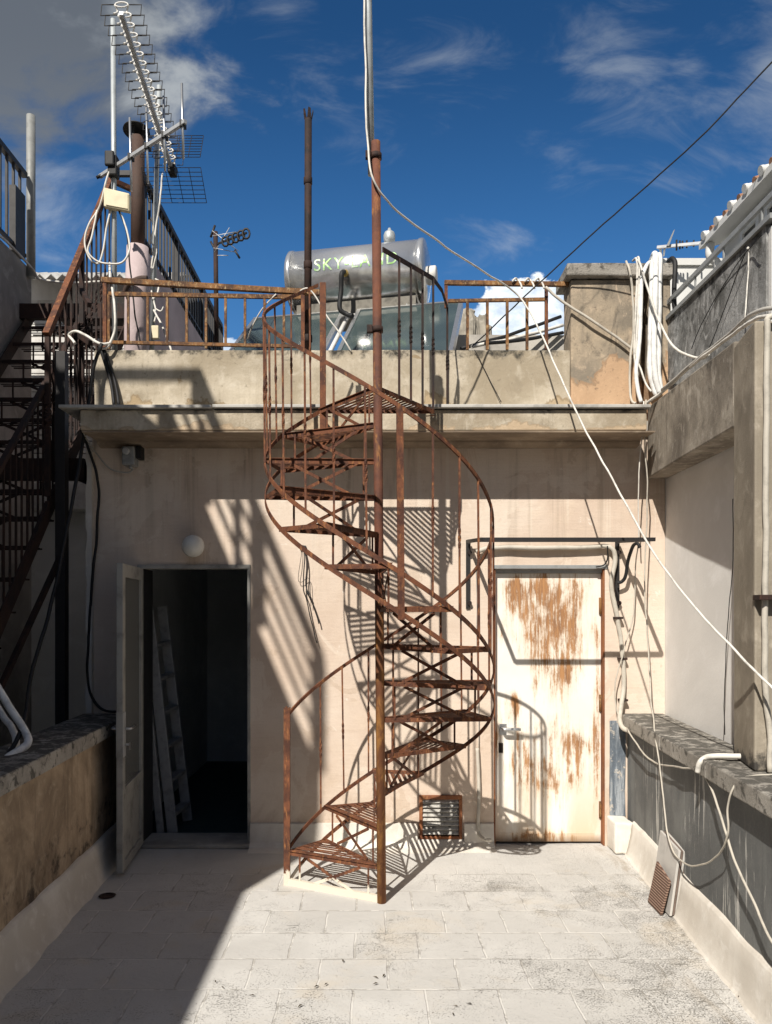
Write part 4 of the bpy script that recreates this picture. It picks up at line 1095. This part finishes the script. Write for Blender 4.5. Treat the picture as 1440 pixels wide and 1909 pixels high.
for up_ in (1, -1):
    g = MB(); hb = f1 + bdn * -.10
    vdir = (su * 1.0 + bdn * .25).normalized() if up_ > 0 else (su * -.38 + bdn * .9).normalized()
    for k in range(9): q = hb + vdir * (.05 + k * .035); g.tube([q - sx * .24, q + sx * .24], .0028, 5)
    for k in range(6): q = hb + sx * (-.24 + .096 * k); g.tube([q + vdir * .05, q + vdir * .33], .0028, 5)
    g.build('reflector', 'black_iron', ya)
g = MB(); g.box(f1.x - .03, f1.x + .03, f1.y - .06, f1.y + .04, f1.z - .04, f1.z + .04); g.build('dipole_box', 'black_rubber', ya, .01)

jb = empty('junction_box', P(218, 390, 5.69), 'cream plastic box fixed on the left aerial mast', 'box')
q = P(218, 374, 5.70)
g = MB(); g.hexa([q + Vector((-.088, -.03, -.055)), q + Vector((.098, -.02, -.085)), q + Vector((.098, .03, -.085)), q + Vector((-.088, .02, -.055)), q + Vector((-.088, -.03, .085)), q + Vector((.098, -.02, .045)), q + Vector((.098, .03, .045)), q + Vector((-.088, .02, .085))])
g.build('box', 'cream_plastic', jb, .006)
g = MB(); g.hexa([q + Vector((-.072, -.036, -.048)), q + Vector((.09, -.026, -.074)), q + Vector((.09, -.021, -.074)), q + Vector((-.072, -.031, -.048)), q + Vector((-.072, -.036, .074)), q + Vector((.09, -.026, .036)), q + Vector((.09, -.021, .036)), q + Vector((-.072, -.031, .074))])
g.build('lid', 'cream_plastic', jb, .003)
g = MB(); q = P(290, 620, 5.9); g.box(q.x - .028, q.x + .028, q.y - .02, q.y + .02, q.z - .05, q.z + .05); sb = tag(g.build('junction_box', 'cream_plastic', None, .006), 'small yellowed box hanging behind the left roof railing', 'box')

for pts, r_, mt, lb in (
    ([P(205, 315, 5.9), P(196, 345, 5.88), P(186, 385, 5.9), P(165, 420, 5.9), P(158, 450, 5.9), P(165, 478, 5.9), P(180, 490, 5.9), P(190, 478, 5.9), P(200, 420, 5.9), P(207, 392, 5.92)], .007, 'white_cable', 'white cable coiled on the left side of the aerial mast'),
    ([P(181, 392, 5.88), P(172, 440, 5.86), P(164, 468, 5.86), P(180, 485, 5.86), P(205, 491, 5.86), P(228, 488, 5.86), P(240, 470, 5.86), P(241, 450, 5.88), P(232, 415, 5.9), P(222, 393, 5.92)], .007, 'white_cable', 'white cable hanging in a wide loop under the cream box'),
    ([P(222, 394, 5.91), P(234, 425, 5.9), P(239, 455, 5.9), P(243, 500, 5.9), P(250, 570, 5.9), P(262, 640, 5.9)], .006, 'black_rubber', 'thin black wire dropping from the cream box past the pink base'),
    ([P(205, 490, 5.85), P(206, 520, 5.6), P(214, 570, 5.44), P(215, 612, 5.42), P(203, 643, 5.40), P(190, 650, 5.40)], .009, 'white_cable', 'white cable bending over the left end of the roof railing'),
    ([P(303, 323, 6.1), P(299, 370, 6.1), P(291, 420, 6.12), P(288, 460, 6.1), P(283, 500, 6.1), P(282, 540, 6.1), P(290, 575, 6.0), P(288, 600, 5.92)], .007, 'white_cable', 'white cable tied down the leaning mast to the yellowed box'),
    ([P(281, 405, 6.14), P(286, 425, 6.12), P(282, 450, 6.12), P(293, 470, 6.1), P(280, 520, 6.1)], .006, 'white_cable', 'short white cable twisted round the leaning mast'),
    ([P(290, 575, 5.9), P(300, 580, 5.88), P(305, 572, 5.88)], .006, 'white_cable', 'curled white cable end behind the left roof railing'),
    ([P(287, 578, 5.85), P(308, 620, 5.7), P(320, 655, 5.64)], .008, 'white_cable', 'straight white cable running down to the parapet behind the railing'),
    ([P(290, 520, 6.0), P(297, 525, 5.95), P(294, 545, 5.9), P(284, 560, 5.9)], .007, 'white_cable', 'white cable knotted round the leaning mast above the railing'),
):
    if pts[0].x < -1.85 and r_ < .0085 and 'mast' in lb + 'x' or 'cream box' in lb:
        if 'leaning' not in lb: pts = [Vector((0, 0, CAMZ)) + (a_ - Vector((0, 0, CAMZ))) * ((a_.y - .2) / a_.y) for a_ in pts]
    cable('cable', pts, r_, mt, lb)

# small aerial on a thin mast
sa = empty('yagi_aerial', P(403, 575, 8.0), 'small black aerial on a thin mast above the left roof railing', 'aerial')
g = MB(); g.tube([P(404, 640, 8.0), P(402, 432, 8.0)], .024, 10); g.build('mast', 'dark_rust', sa)
s0, s1 = P(404, 455, 8.0), P(460, 434, 7.6)
g = MB(); g.bar(s0, s1, .016, .016); g.build('boom', 'black_iron', sa)
sd1 = (s1 - s0).normalized()
for k in range(5):
    q = s0 + (s1 - s0) * (.3 + .17 * k)
    g = MB(); g.tube([q + Vector((.035 * math.cos(j * math.pi / 5), .01, .05 * math.sin(j * math.pi / 5))) for j in range(11)], .011, 6, None, False); g.build('element', 'black_iron', sa)
for a, b_ in (((393, 442), (401, 420)), ((393, 450), (404, 471)), ((438, 466), (447, 481))): MB().tube([P(*a, 8.0), P(*b_, 8.0)], .012, 6).build('reflector', 'black_iron', sa)
g = MB()
for a, b_ in (((396, 430), (445, 468)), ((400, 470), (428, 424)), ((396, 440), (440, 432)), ((398, 462), (440, 470)), ((405, 476), (426, 476))): g.tube([P(*a, 7.98), P(*b_, 7.98)], .004, 5)
g.build('grid', 'dull_aluminium', sa)
for i, (px, y0, y1) in enumerate(((444, 612, 548), (446, 545, 500))): pass
# aerial on the white building
ra = empty('yagi_aerial', P(1235, 478, 8.98), 'grey flat aerial above the white building on the right', 'aerial')
g = MB(); g.bar(P(1226, 461, 8.9), P(1309, 453, 8.6), .03, .03); g.build('boom', 'dull_aluminium', ra)
for px, h_ in ((1262, 10), (1268, 8), (1273, 7), (1281, 7), (1294, 6), (1308, 6)):
    q = P(px, 458 - (px - 1250) * .1, 8.75); MB().tube([q + Vector((0, 0, -h_ * .006)), q + Vector((0, 0, h_ * .006))], .010, 6).build('element', 'black_iron', ra)
g = MB(); g.hexa([P(1243, 458, 8.75), P(1248, 458, 8.75), P(1248, 458, 8.9), P(1243, 458, 8.9), P(1256, 430, 8.75), P(1259, 427, 8.75), P(1259, 427, 8.9), P(1256, 430, 8.9)]); g.build('reflector', 'grey_metal_paint', ra)
g = MB(); g.tube([P(1232, 476, 9.2), P(1232, 460, 8.9)], .015, 6); g.tube([P(1238, 476, 9.2), P(1240, 460, 8.9)], .012, 6); g.build('leg', 'dull_aluminium', ra)

# ------------------------------------------------------------------ fittings on the main wall
lp = empty('wall_lamp', P(360, 1038, 5.44), 'round opal globe lamp above the open door', 'lamp')
q = P(360, 1018, 5.41)
g = MB(); bmesh.ops.create_uvsphere(g.bm, u_segments=32, v_segments=20, radius=.079, matrix=Matrix.Translation(q))
for f_ in g.bm.faces: f_.smooth = True
g.build('globe', 'opal_glass', lp)
g = MB(); g.lathe([(.05, 0), (.05, .03), (.042, .05)], (q.x, 5.498, q.z), (0, -1, 0), 20); g.build('base', 'white_plastic', lp)

fl2 = empty('flood_light', P(242, 868, 5.42), 'grey weatherproof lamp box under the left end of the eave', 'lamp')
q = P(241, 849, 5.42)
g = MB(); g.box(q.x - .045, q.x + .045, q.y - .03, 5.498, q.z - .072, q.z + .06); g.build('housing', 'grey_metal_paint', fl2, .01)
g = MB(); g.lathe([(.026, 0), (.026, .012), (.02, .018)], (q.x - .012, q.y - .03, q.z + .025), (0, -1, 0), 16); g.build('lens', 'dull_aluminium', fl2)
g = MB(); g.box(q.x + .05, q.x + .085, q.y - .01, 5.498, q.z - .02, q.z + .065); g.build('shield', 'black_rubber', fl2)
g = MB(); g.tube([q + Vector((.012, -.005, -.072)), q + Vector((.012, -.005, -.095))], .012, 10); g.build('gland', 'grey_metal_paint', fl2)
cable('cable', [P(248, 874, 5.42), P(238, 880, 5.44), P(212, 876, 5.46), P(192, 860, 5.46), P(172, 835, 5.44), P(158, 812, 5.3), P(150, 790, 5.1)], .006, 'grey_cable', 'grey cable looping from the lamp box to the corner')
cable('cable', [P(152, 800, 5.42), P(170, 850, 5.42), P(180, 885, 5.44), P(184, 925, 5.46), P(180, 1000, 5.46), P(170, 1120, 5.46), P(164, 1230, 5.46), P(168, 1290, 5.46), P(185, 1318, 5.44), P(206, 1327, 5.42), P(238, 1327, 5.42)], .010, 'black_rubber', 'black cable running down the left corner of the cream wall')
wr = [([P(565, 1018, 5.49), P(568, 1040, 5.46), P(566, 1075, 5.46), P(566, 1100, 5.46), P(572, 1120, 5.46), P(581, 1160, 5.46), P(591, 1199, 5.46)], 'longest black wire hanging from the hole in the cream wall'),
      ([P(569, 1022, 5.49), P(572, 1060, 5.46), P(570, 1090, 5.46), P(576, 1108, 5.44), P(571, 1102, 5.45), P(580, 1120, 5.46), P(588, 1140, 5.46), P(595, 1163, 5.46)], 'looped black wire hanging from the hole in the cream wall'),
      ([P(563, 1020, 5.49), P(560, 1050, 5.47), P(556, 1080, 5.47), P(562, 1085, 5.47), P(577, 1080, 5.47), P(580, 1130, 5.47)], 'thinnest wire hanging from the hole in the cream wall')]
for i, (pp, lb) in enumerate(wr): cable('wire', pp, (.0045, .0045, .002)[i], 'black_rubber', lb, 'wire', 'wires hanging from the cream wall')
g = MB(); q = P(565, 1021, 5.495); g.box(q.x - .02, q.x + .022, 5.488, 5.499, q.z - .018, q.z + .02); g.rough(3, .008, 40)
tag(g.build('wall_hole', 'black_rubber'), 'black broken socket hole where the wires hang out', 'socket')

# awning frame above the rusted door
aw = empty('awning_frame', (1.25, 5.5, 2.15), 'empty black awning frame projecting above the rusted door', 'awning frame')
aL, aR, yF, zF, zW = .70, 1.765, 4.78, 2.128, 2.178
g = MB(); g.bar((aL, yF, zF), (aR, yF, zF), .02, .022); g.build('front_bar', 'black_iron', aw)
g = MB(); g.bar((aL, 5.44, zW), (aR, 5.44, zW), .014, .014); g.build('rear_bar', 'black_iron', aw)
for x in (aL, aR):
    MB().bar((x, 5.46, zW), (x, yF, zF), .02, .024).build('arm', 'black_iron', aw)
    w2 = MB().box(x - .014, x + .014, 5.486, 5.498, 1.70, 2.19).build('wall_plate', 'black_iron', aw)
    g = MB()
    for z in (2.10, 1.74): g.lathe([(.016, 0), (.016, .016)], (x + .01, 5.486, z), (0, -1, 0), 8)
    g.build('bolt', 'dark_rust', w2)
cable('cable', [P(1194, 1021, 5.2), P(1188, 1013, 5.22), P(1180, 1019, 5.3), P(1172, 1045, 5.38), P(1167, 1074, 5.42), P(1160, 1084, 5.44), P(1151, 1087, 5.44)], .012, 'black_rubber', 'thick black cable hooked under the awning frame')
cable('conduit', [P(888, 1029, 5.46), P(920, 1021, 5.46), P(1000, 1021, 5.46), P(1100, 1020, 5.46), P(1128, 1018, 5.46), P(1143, 1024, 5.45), P(1147, 1045, 5.45), P(1141, 1080, 5.45), P(1143, 1110, 5.46), P(1151, 1150, 5.46), P(1158, 1195, 5.46), P(1163, 1240, 5.46), P(1163, 1285, 5.46), P(1157, 1325, 5.42), P(1156, 1345, 5.36), P(1163, 1358, 5.3), P(1176, 1364, 5.25)], .0165, 'cream_cable', 'fat pale conduit running over and down beside the rusted door', 'conduit', None, 10)
cable('cable', [P(1133, 1018, 5.44), P(1134, 1038, 5.46), P(1127, 1052, 5.47), P(1112, 1057, 5.48)], .005, 'black_rubber', 'short black wire dropping at the rusted door corner')
for i, (px, py) in enumerate(((1152, 1152), (1160, 1228), (1161, 1305))):
    q = P(px, py, 5.47); g = MB(); g.box(q.x - .026, q.x + .032, 5.44, 5.498, q.z - .008, q.z + .008)
    tag(g.build('conduit_clip', 'dark_rust', None, .003), ('uppermost rusty clip on the fat conduit beside the rusted door', 'middle rusty clip on the fat conduit beside the rusted door', 'lowest rusty clip on the fat conduit beside the rusted door')[i], 'clip', 'clips on the pale conduit')
cable('cable', [P(1190, 1019, 5.24), P(1185, 1062, 5.42), P(1182, 1144, 5.44), P(1165, 1208, 5.42), P(1149, 1265, 5.42), P(1147, 1312, 5.42), P(1160, 1352, 5.36), P(1170, 1362, 5.3)], .0045, 'cream_cable', 'thin cream wire curving from the awning frame to the coping end')
cp = [P(890, 1395, 5.47), P(893, 1430, 5.47), P(893, 1470, 5.47), P(892, 1540, 5.46), P(894, 1556, 5.44), P(905, 1565, 5.40), P(917, 1566, 5.38)]
cable('conduit', cp, .013, 'cream_cable', 'short upright conduit between the vent and the rusted door', 'conduit', None, 10)
cable('wire', [P(893, 1395, 5.48), P(893, 1300, 5.49), P(890, 1200, 5.49), P(888, 1040, 5.49)], .003, 'grey_cable', 'thin grey wire rising from the short conduit by the door', 'wire')

# ------------------------------------------------------------------ cables over the terrace
q = [mz(6.5) + Vector((-.026, -.02, 0)), mz(5.2) + Vector((-.024, -.03, 0)), mz(4.62) + Vector((-.024, -.05, 0)), mz(4.40) + Vector((-.02, -.07, 0)), P(697, 335, 4.38), P(740, 392, 4.5), P(820, 452, 4.78), P(900, 505, 5.15), P(955, 540, 5.40), P(982, 572, 5.40), P(1012, 628, 5.25), P(1060, 735, 5.0), P(1110, 835, 4.75), P(1165, 935, 4.45), P(1225, 1040, 4.15), P(1295, 1130, 3.85), P(1370, 1213, 3.55), P(1450, 1292, 3.3), P(1600, 1430, 2.9)]
cable('cable', q, .0060, 'white_cable', 'long white cable slung from the mast past the roof railing to lower right', n=8)
cable('cable', [P(1018, 535, 5.44), P(1040, 555, 5.42), P(1078, 581, 5.41), P(1130, 615, 5.41), P(1176, 648, 5.41), P(1190, 656, 5.41)], .010, 'cream_cable', 'cream cable crossing the stack from the roof railing')
cable('cable', [P(880, 646, 5.8), P(950, 580, 5.6), P(1022, 512, 5.4), P(1145, 400, 5.1), P(1300, 262, 4.7), P(1440, 117, 4.4), P(1700, -140, 3.9)], .0048, 'black_rubber', 'black overhead line crossing the sky to the upper right')
cable('wire', [P(885, 652, 5.43), P(905, 690, 5.44), P(935, 750, 5.42)], .003, 'black_rubber', 'thin black wire down the face of the parapet', 'wire')
cable('cable', [P(560, 542, 5.5), P(575, 538, 5.46), P(590, 555, 5.46), P(610, 590, 5.46), P(640, 630, 5.44), P(655, 655, 5.44)], .006, 'white_cable', 'white cable arching over the railing end by the collectors')
cable('cable', [P(515, 548, 5.5), P(490, 575, 5.55), P(470, 610, 5.6), P(462, 632, 5.7)], .005, 'white_cable', 'short white cable slanting behind the railing by the left collector')
# service pipes at the stack
Yp = 5.36
fat = [([P(1216, 486, 5.5), P(1222, 477, 5.42), P(1217, 500, Yp), P(1216, 560, Yp), P(1213, 640, Yp), P(1212, 690, Yp), P(1222, 728, Yp), P(1229, 736, Yp)], 'leftmost of the three fat white lagged pipes bent over the stack'),
       ([P(1216, 484, 5.56), P(1222, 474, 5.40), P(1223, 500, Yp - .02), P(1222, 580, Yp - .03), P(1219, 650, Yp - .03), P(1222, 700, Yp - .03), P(1231, 733, Yp - .02)], 'middle of the three fat white lagged pipes bent over the stack'),
       ([P(1222, 486, 5.56), P(1230, 477, 5.42), P(1230, 505, Yp), P(1229, 570, Yp), P(1227, 640, Yp), P(1227, 690, Yp), P(1233, 731, Yp)], 'rightmost of the three fat white lagged pipes bent over the stack')]
for pp, lb in fat: cable('lagged_pipe', pp, .0205, 'white_lagging', lb, 'pipe', 'fat white pipes on the stack', 12)
cable('lagged_pipe', [P(1214, 488, 5.5), P(1206, 495, 5.38), P(1197, 530, Yp), P(1195, 600, Yp), P(1190, 665, Yp), P(1187, 690, Yp), P(1190, 725, Yp), P(1196, 750, Yp)], .014, 'white_lagging', 'lumpy taped white pipe left of the dark gap in the stack', 'pipe', None, 10)
cable('pipe', [P(1247, 487, 5.5), P(1254, 482, 5.42), P(1260, 492, 5.38), P(1259, 520, 5.37), P(1258, 560, 5.37), P(1263, 610, 5.37), P(1266, 650, 5.36), P(1266, 703, 5.35)], .017, 'black_rubber', 'black bent pipe at the right edge of the stack', 'pipe', None, 10)
for pp, r_, mt, lb in (
    ([P(1168, 487, 5.44), P(1174, 500, 5.37), P(1179, 540, 5.38), P(1181, 610, 5.38), P(1176, 670, 5.38), P(1175, 720, 5.38), P(1178, 746, 5.36), P(1186, 752, 5.34)], .0085, 'cream_cable', 'cream conduit on the left edge of the stack pipes'),
    ([P(1180, 486, 5.46), P(1187, 484, 5.38), P(1188, 520, 5.37), P(1184, 600, 5.38), P(1183, 660, 5.38), P(1190, 700, 5.37)], .0075, 'white_cable', 'white cable hanging close beside the cream conduit'),
    ([P(1184, 484, 5.46), P(1191, 483, 5.36), P(1191, 540, 5.36), P(1188, 610, 5.36), P(1186, 660, 5.36), P(1196, 690, 5.35), P(1204, 715, 5.33), P(1215, 730, 5.3)], .007, 'white_cable', 'thin white cable swinging right at the foot of the stack'),
    ([P(1189, 484, 5.4), P(1194, 492, 5.34), P(1209, 541, 5.3), P(1230, 599, 5.25), P(1251, 640, 5.15), P(1278, 661, 4.95), P(1310, 667, 4.72), P(1322, 660, 4.6)], .0080, 'white_cable', 'white cable sagging from the stack top to the beam'),
    ([P(1205, 752, 5.3), P(1235, 731, 5.12), P(1268, 702, 4.86), P(1301, 673, 4.6), P(1345, 640, 4.28), P(1375, 617, 4.0), P(1398, 602, 3.8), P(1425, 590, 3.62), P(1470, 588, 3.5)], .010, 'white_cable', 'white cable laid along the top edge of the beam'),
    ([P(1235, 727, 5.1), P(1301, 670, 4.6), P(1350, 632, 4.25), P(1388, 598, 3.9), P(1420, 578, 3.7), P(1470, 572, 3.55)], .011, 'grey_cable', 'grey cable bundle along the top edge of the beam'),
    ([P(1201, 748, 5.28), P(1197, 820, 5.28), P(1191, 890, 5.3), P(1191, 960, 5.35), P(1192, 1005, 5.35)], .0045, 'white_cable', 'shorter white cable hanging from the beam corner'),
    ([P(1205, 745, 5.26), P(1203, 830, 5.26), P(1207, 890, 5.28), P(1207, 960, 5.3), P(1202, 1087, 5.3), P(1206, 1158, 5.28), P(1212, 1265, 5.2), P(1219, 1350, 4.75), P(1229, 1413, 4.5), P(1239, 1500, 4.38), P(1247, 1562, 4.3), P(1262, 1597, 4.2), P(1284, 1612, 4.02), P(1309, 1613, 3.8), P(1337, 1597, 3.6), P(1353, 1571, 3.47), P(1359, 1542, 3.43), P(1356, 1507, 3.43), P(1362, 1478, 3.40), P(1380, 1453, 3.4), P(1406, 1446, 3.42), P(1450, 1444, 3.44)], .0048, 'cream_cable', 'longest cream cable hanging down the right wall in a deep loop'),
    ([P(1170, 1358, 5.25), P(1185, 1385, 5.05), P(1200, 1405, 4.9), P(1227, 1424, 4.62), P(1265, 1430, 4.2), P(1298, 1432, 3.93), P(1312, 1425, 3.85)], .0055, 'cream_cable', 'cream cable sagging under the right coping edge'),
    ([P(1306, 1432, 3.85), P(1318, 1455, 3.78), P(1337, 1498, 3.62), P(1359, 1565, 3.46), P(1378, 1622, 3.34), P(1407, 1689, 3.18), P(1440, 1757, 3.02), P(1500, 1850, 2.8)], .0058, 'cream_cable', 'cream cable slanting down the right wall to the lower corner'),
    ([P(1470, 586, 3.44), P(1434, 592, 3.46), P(1431, 620, 3.46), P(1430, 760, 3.46), P(1429, 960, 3.46), P(1428, 1110, 3.46), P(1427, 1280, 3.46), P(1434, 1360, 3.46), P(1437, 1440, 3.44)], .014, 'cream_cable', 'cream conduit running down the front of the column'),
    ([P(1367, 930, 4.35), P(1366, 1060, 4.35), P(1358, 1150, 4.35), P(1352, 1250, 4.36), P(1352, 1370, 4.38)], .0025, 'black_rubber', 'thin black wire on the pale wall behind the column'),
    ([P(1421, 437, 4.05), P(1395, 465, 4.26), P(1345, 540, 4.62), P(1310, 600, 4.85), P(1290, 650, 4.95)], .003, 'black_rubber', 'upper thin black wire across the mottled cement wall'),
    ([P(1393, 466, 4.26), P(1375, 510, 4.36), P(1348, 585, 4.56), P(1318, 660, 4.7)], .003, 'black_rubber', 'lower thin black wire across the mottled cement wall'),
    ([P(1393, 464, 4.26), P(1397, 466, 4.26), P(1394, 530, 4.26), P(1388, 605, 4.2)], .004, 'white_cable', 'thin white wire hanging down the mottled cement wall'),
): cable('cable', pp, r_, mt, lb)
g = MB(); q = P(1428, 1114, 3.46); g.box(q.x - .045, q.x + .05, 3.42, 3.489, q.z - .012, q.z + .012); tag(g.build('pipe_clamp', 'dark_rust', None, .003), 'rusty clamp holding the conduit on the column front', 'clamp')
cable('pipe', [P(1385, 1410, 3.72), P(1330, 1410, 3.78), P(1315, 1413, 3.80), P(1306, 1422, 3.80), P(1301, 1440, 3.82)], .0135, 'white_cable', 'white pipe elbow lying across the right coping', 'pipe', None, 10)
# white bent pipes on the left coping and cables in the stairwell
cable('pipe', [P(-60, 1195, 4.2), P(0, 1288, 4.15), P(30, 1335, 4.12), P(50, 1368, 4.1), P(52, 1384, 4.05), P(40, 1396, 4.0), P(0, 1424, 3.85), P(-80, 1480, 3.6)], .021, 'white_lagging', 'upper bent white pipe over the left coping', 'pipe', 'bent white pipes on the left coping', 10)
cable('pipe', [P(-60, 1215, 4.3), P(0, 1325, 4.25), P(22, 1358, 4.2), P(30, 1382, 4.15), P(20, 1400, 4.1), P(-60, 1450, 3.9)], .019, 'white_lagging', 'lower bent white pipe over the left coping', 'pipe', 'bent white pipes on the left coping', 10)
cable('cable', [P(190, 640, 5.36), P(172, 700, 5.36), P(156, 820, 5.3), P(130, 960, 5.1), P(95, 1130, 4.9), P(58, 1260, 4.5), P(48, 1330, 4.2), P(20, 1400, 4.0), P(-20, 1420, 3.9)], .012, 'black_rubber', 'black cable slung from the iron stairs down to the left coping')
cable('cable', [P(205, 640, 5.4), P(185, 640, 5.38), P(160, 625, 5.45), P(140, 618, 5.5), P(128, 625, 5.55), P(140, 640, 5.5)], .010, 'white_cable', 'white cable curling over the top of the iron stairs')
for i, (a, b_) in enumerate((((188, 650), (213, 757)), ((194, 650), (222, 757)))):
    cable('cable', [P(a[0], a[1], 5.42), P((a[0] + b_[0]) / 2 + 4, (a[1] + b_[1]) / 2, 5.43), P(b_[0], b_[1], 5.40)], .012, 'black_rubber', ('left of two black cables', 'right of two black cables')[i] + ' draped down the left end of the parapet', 'cable', 'black cables on the parapet end')

# ------------------------------------------------------------------ ladder inside the room
ld = empty('ladder', (-1.5, 5.8, 0), 'aluminium step ladder leaning inside the dark doorway', 'ladder')
fa0, fa1, fb0, fb1 = Vector((-1.486, 5.80, .01)), Vector((-1.70, 5.90, 1.70)), Vector((-1.455, 6.14, .01)), Vector((-1.685, 6.24, 1.72))
for a, b_ in ((fa0, fa1), (fb0, fb1)): MB().bar(a, b_, .028, .078, (1, 0, .2)).build('rail', 'old_ladder_metal', ld, .006)
MB().bar((-1.575, 5.79, .01), (-1.735, 5.86, 1.44), .028, .055, (1, 0, .2)).bar((-1.735, 5.86, 1.44), (-1.70, 5.88, 1.50), .028, .05, (1, 0, .2)).build('rear_leg', 'old_ladder_metal', ld, .006)
for k in range(6):
    t_ = .08 + .15 * k; MB().bar(fa0 + (fa1 - fa0) * t_, fb0 + (fb1 - fb0) * t_, .075, .026).build('rung', 'old_ladder_metal', ld)

# ------------------------------------------------------------------ boards leaning on the right skirting
for i in range(4):
    xb = 1.640 + i * .0185; xt = 1.690 + i * .0185
    y0, y1 = 4.21 + i * .012, 4.50; h_ = .40 - i * .006
    g = MB(); g.hexa([(xb, y0, .012), (xb + .013, y0, .012), (xb + .020, y1, .012), (xb + .007, y1, .012), (xt, y0, h_ - .03), (xt + .013, y0, h_ - .03), (xt + .020, y1, h_), (xt + .007, y1, h_)])
    tag(g.build('board', 'board_grey' if i in (0, 2) else 'board_edge', None, .002), ('front pale grey board of the stack leaning on the right wall', 'dark brown board right behind the pale grey board', 'second pale grey board in the stack on the right wall', 'rearmost dark board against the right skirting')[i], 'board', 'boards leaning on the right wall')
g = MB(); g.hexa([(1.598, 4.235, .010), (1.612, 4.235, .010), (1.612, 4.43, .010), (1.598, 4.43, .010), (1.640, 4.215, .20), (1.652, 4.215, .20), (1.658, 4.42, .245), (1.646, 4.42, .245)])
tag(g.build('tile', 'ribbed_tile', None, .002), 'small brown ribbed tile leaning in front of the pale board', 'tile')

# floor oddments
g = MB(); g.lathe([(.045, 0), (.05, .004), (.03, .006), (.028, .002)], P(200, 1672, 4.53) * 1.0, (0, 0, 1), 14)
d_ = g.build('drain', 'dark_rust'); d_.location.z = .004; tag(d_, 'small dark drain on the shaded floor by the left wall', 'drain')
proto = None
for i, (px, py) in enumerate(((402, 1834), (590, 1843), (608, 1839), (700, 1826), (716, 1823), (850, 1880), (845, 1895), (875, 1876), (1275, 1748), (1378, 1862), (1340, 1800), (415, 1845), (640, 1795), (560, 1880), (700, 1838), (470, 1860), (1060, 1812))):
    Yq = 1.68 * F / (py - VY); q = P(px, py, Yq); q.z = .009
    if proto is None:
        g = MB(); L_ = .02
        a = [g.bm.verts.new(v_) for v_ in ((-L_, 0, 0), (-.004, -.006, .005), (L_, .002, .002), (.002, .007, .006))]; g.bm.faces.new(a)
        bmesh.ops.solidify(g.bm, geom=g.bm.faces[:], thickness=.0012)
        me = bpy.data.meshes.new('dry_leaf'); g.bm.to_mesh(me); g.bm.free(); me.materials.append(M['leaf_brown'])
        proto = bpy.data.objects.new('dry_leaf', me); COL.objects.link(proto); o = proto
    else:
        o = proto.copy(); COL.objects.link(o)
    o.location = q; o.rotation_euler = (random.uniform(-.2, .2), random.uniform(-.2, .2), random.uniform(0, 6.3)); s_ = random.uniform(.45, .85); o.scale = (s_, s_, s_)
    tag(o, 'small dry brown leaf lying on the pale paving', 'leaf', 'dry leaves on the paving')
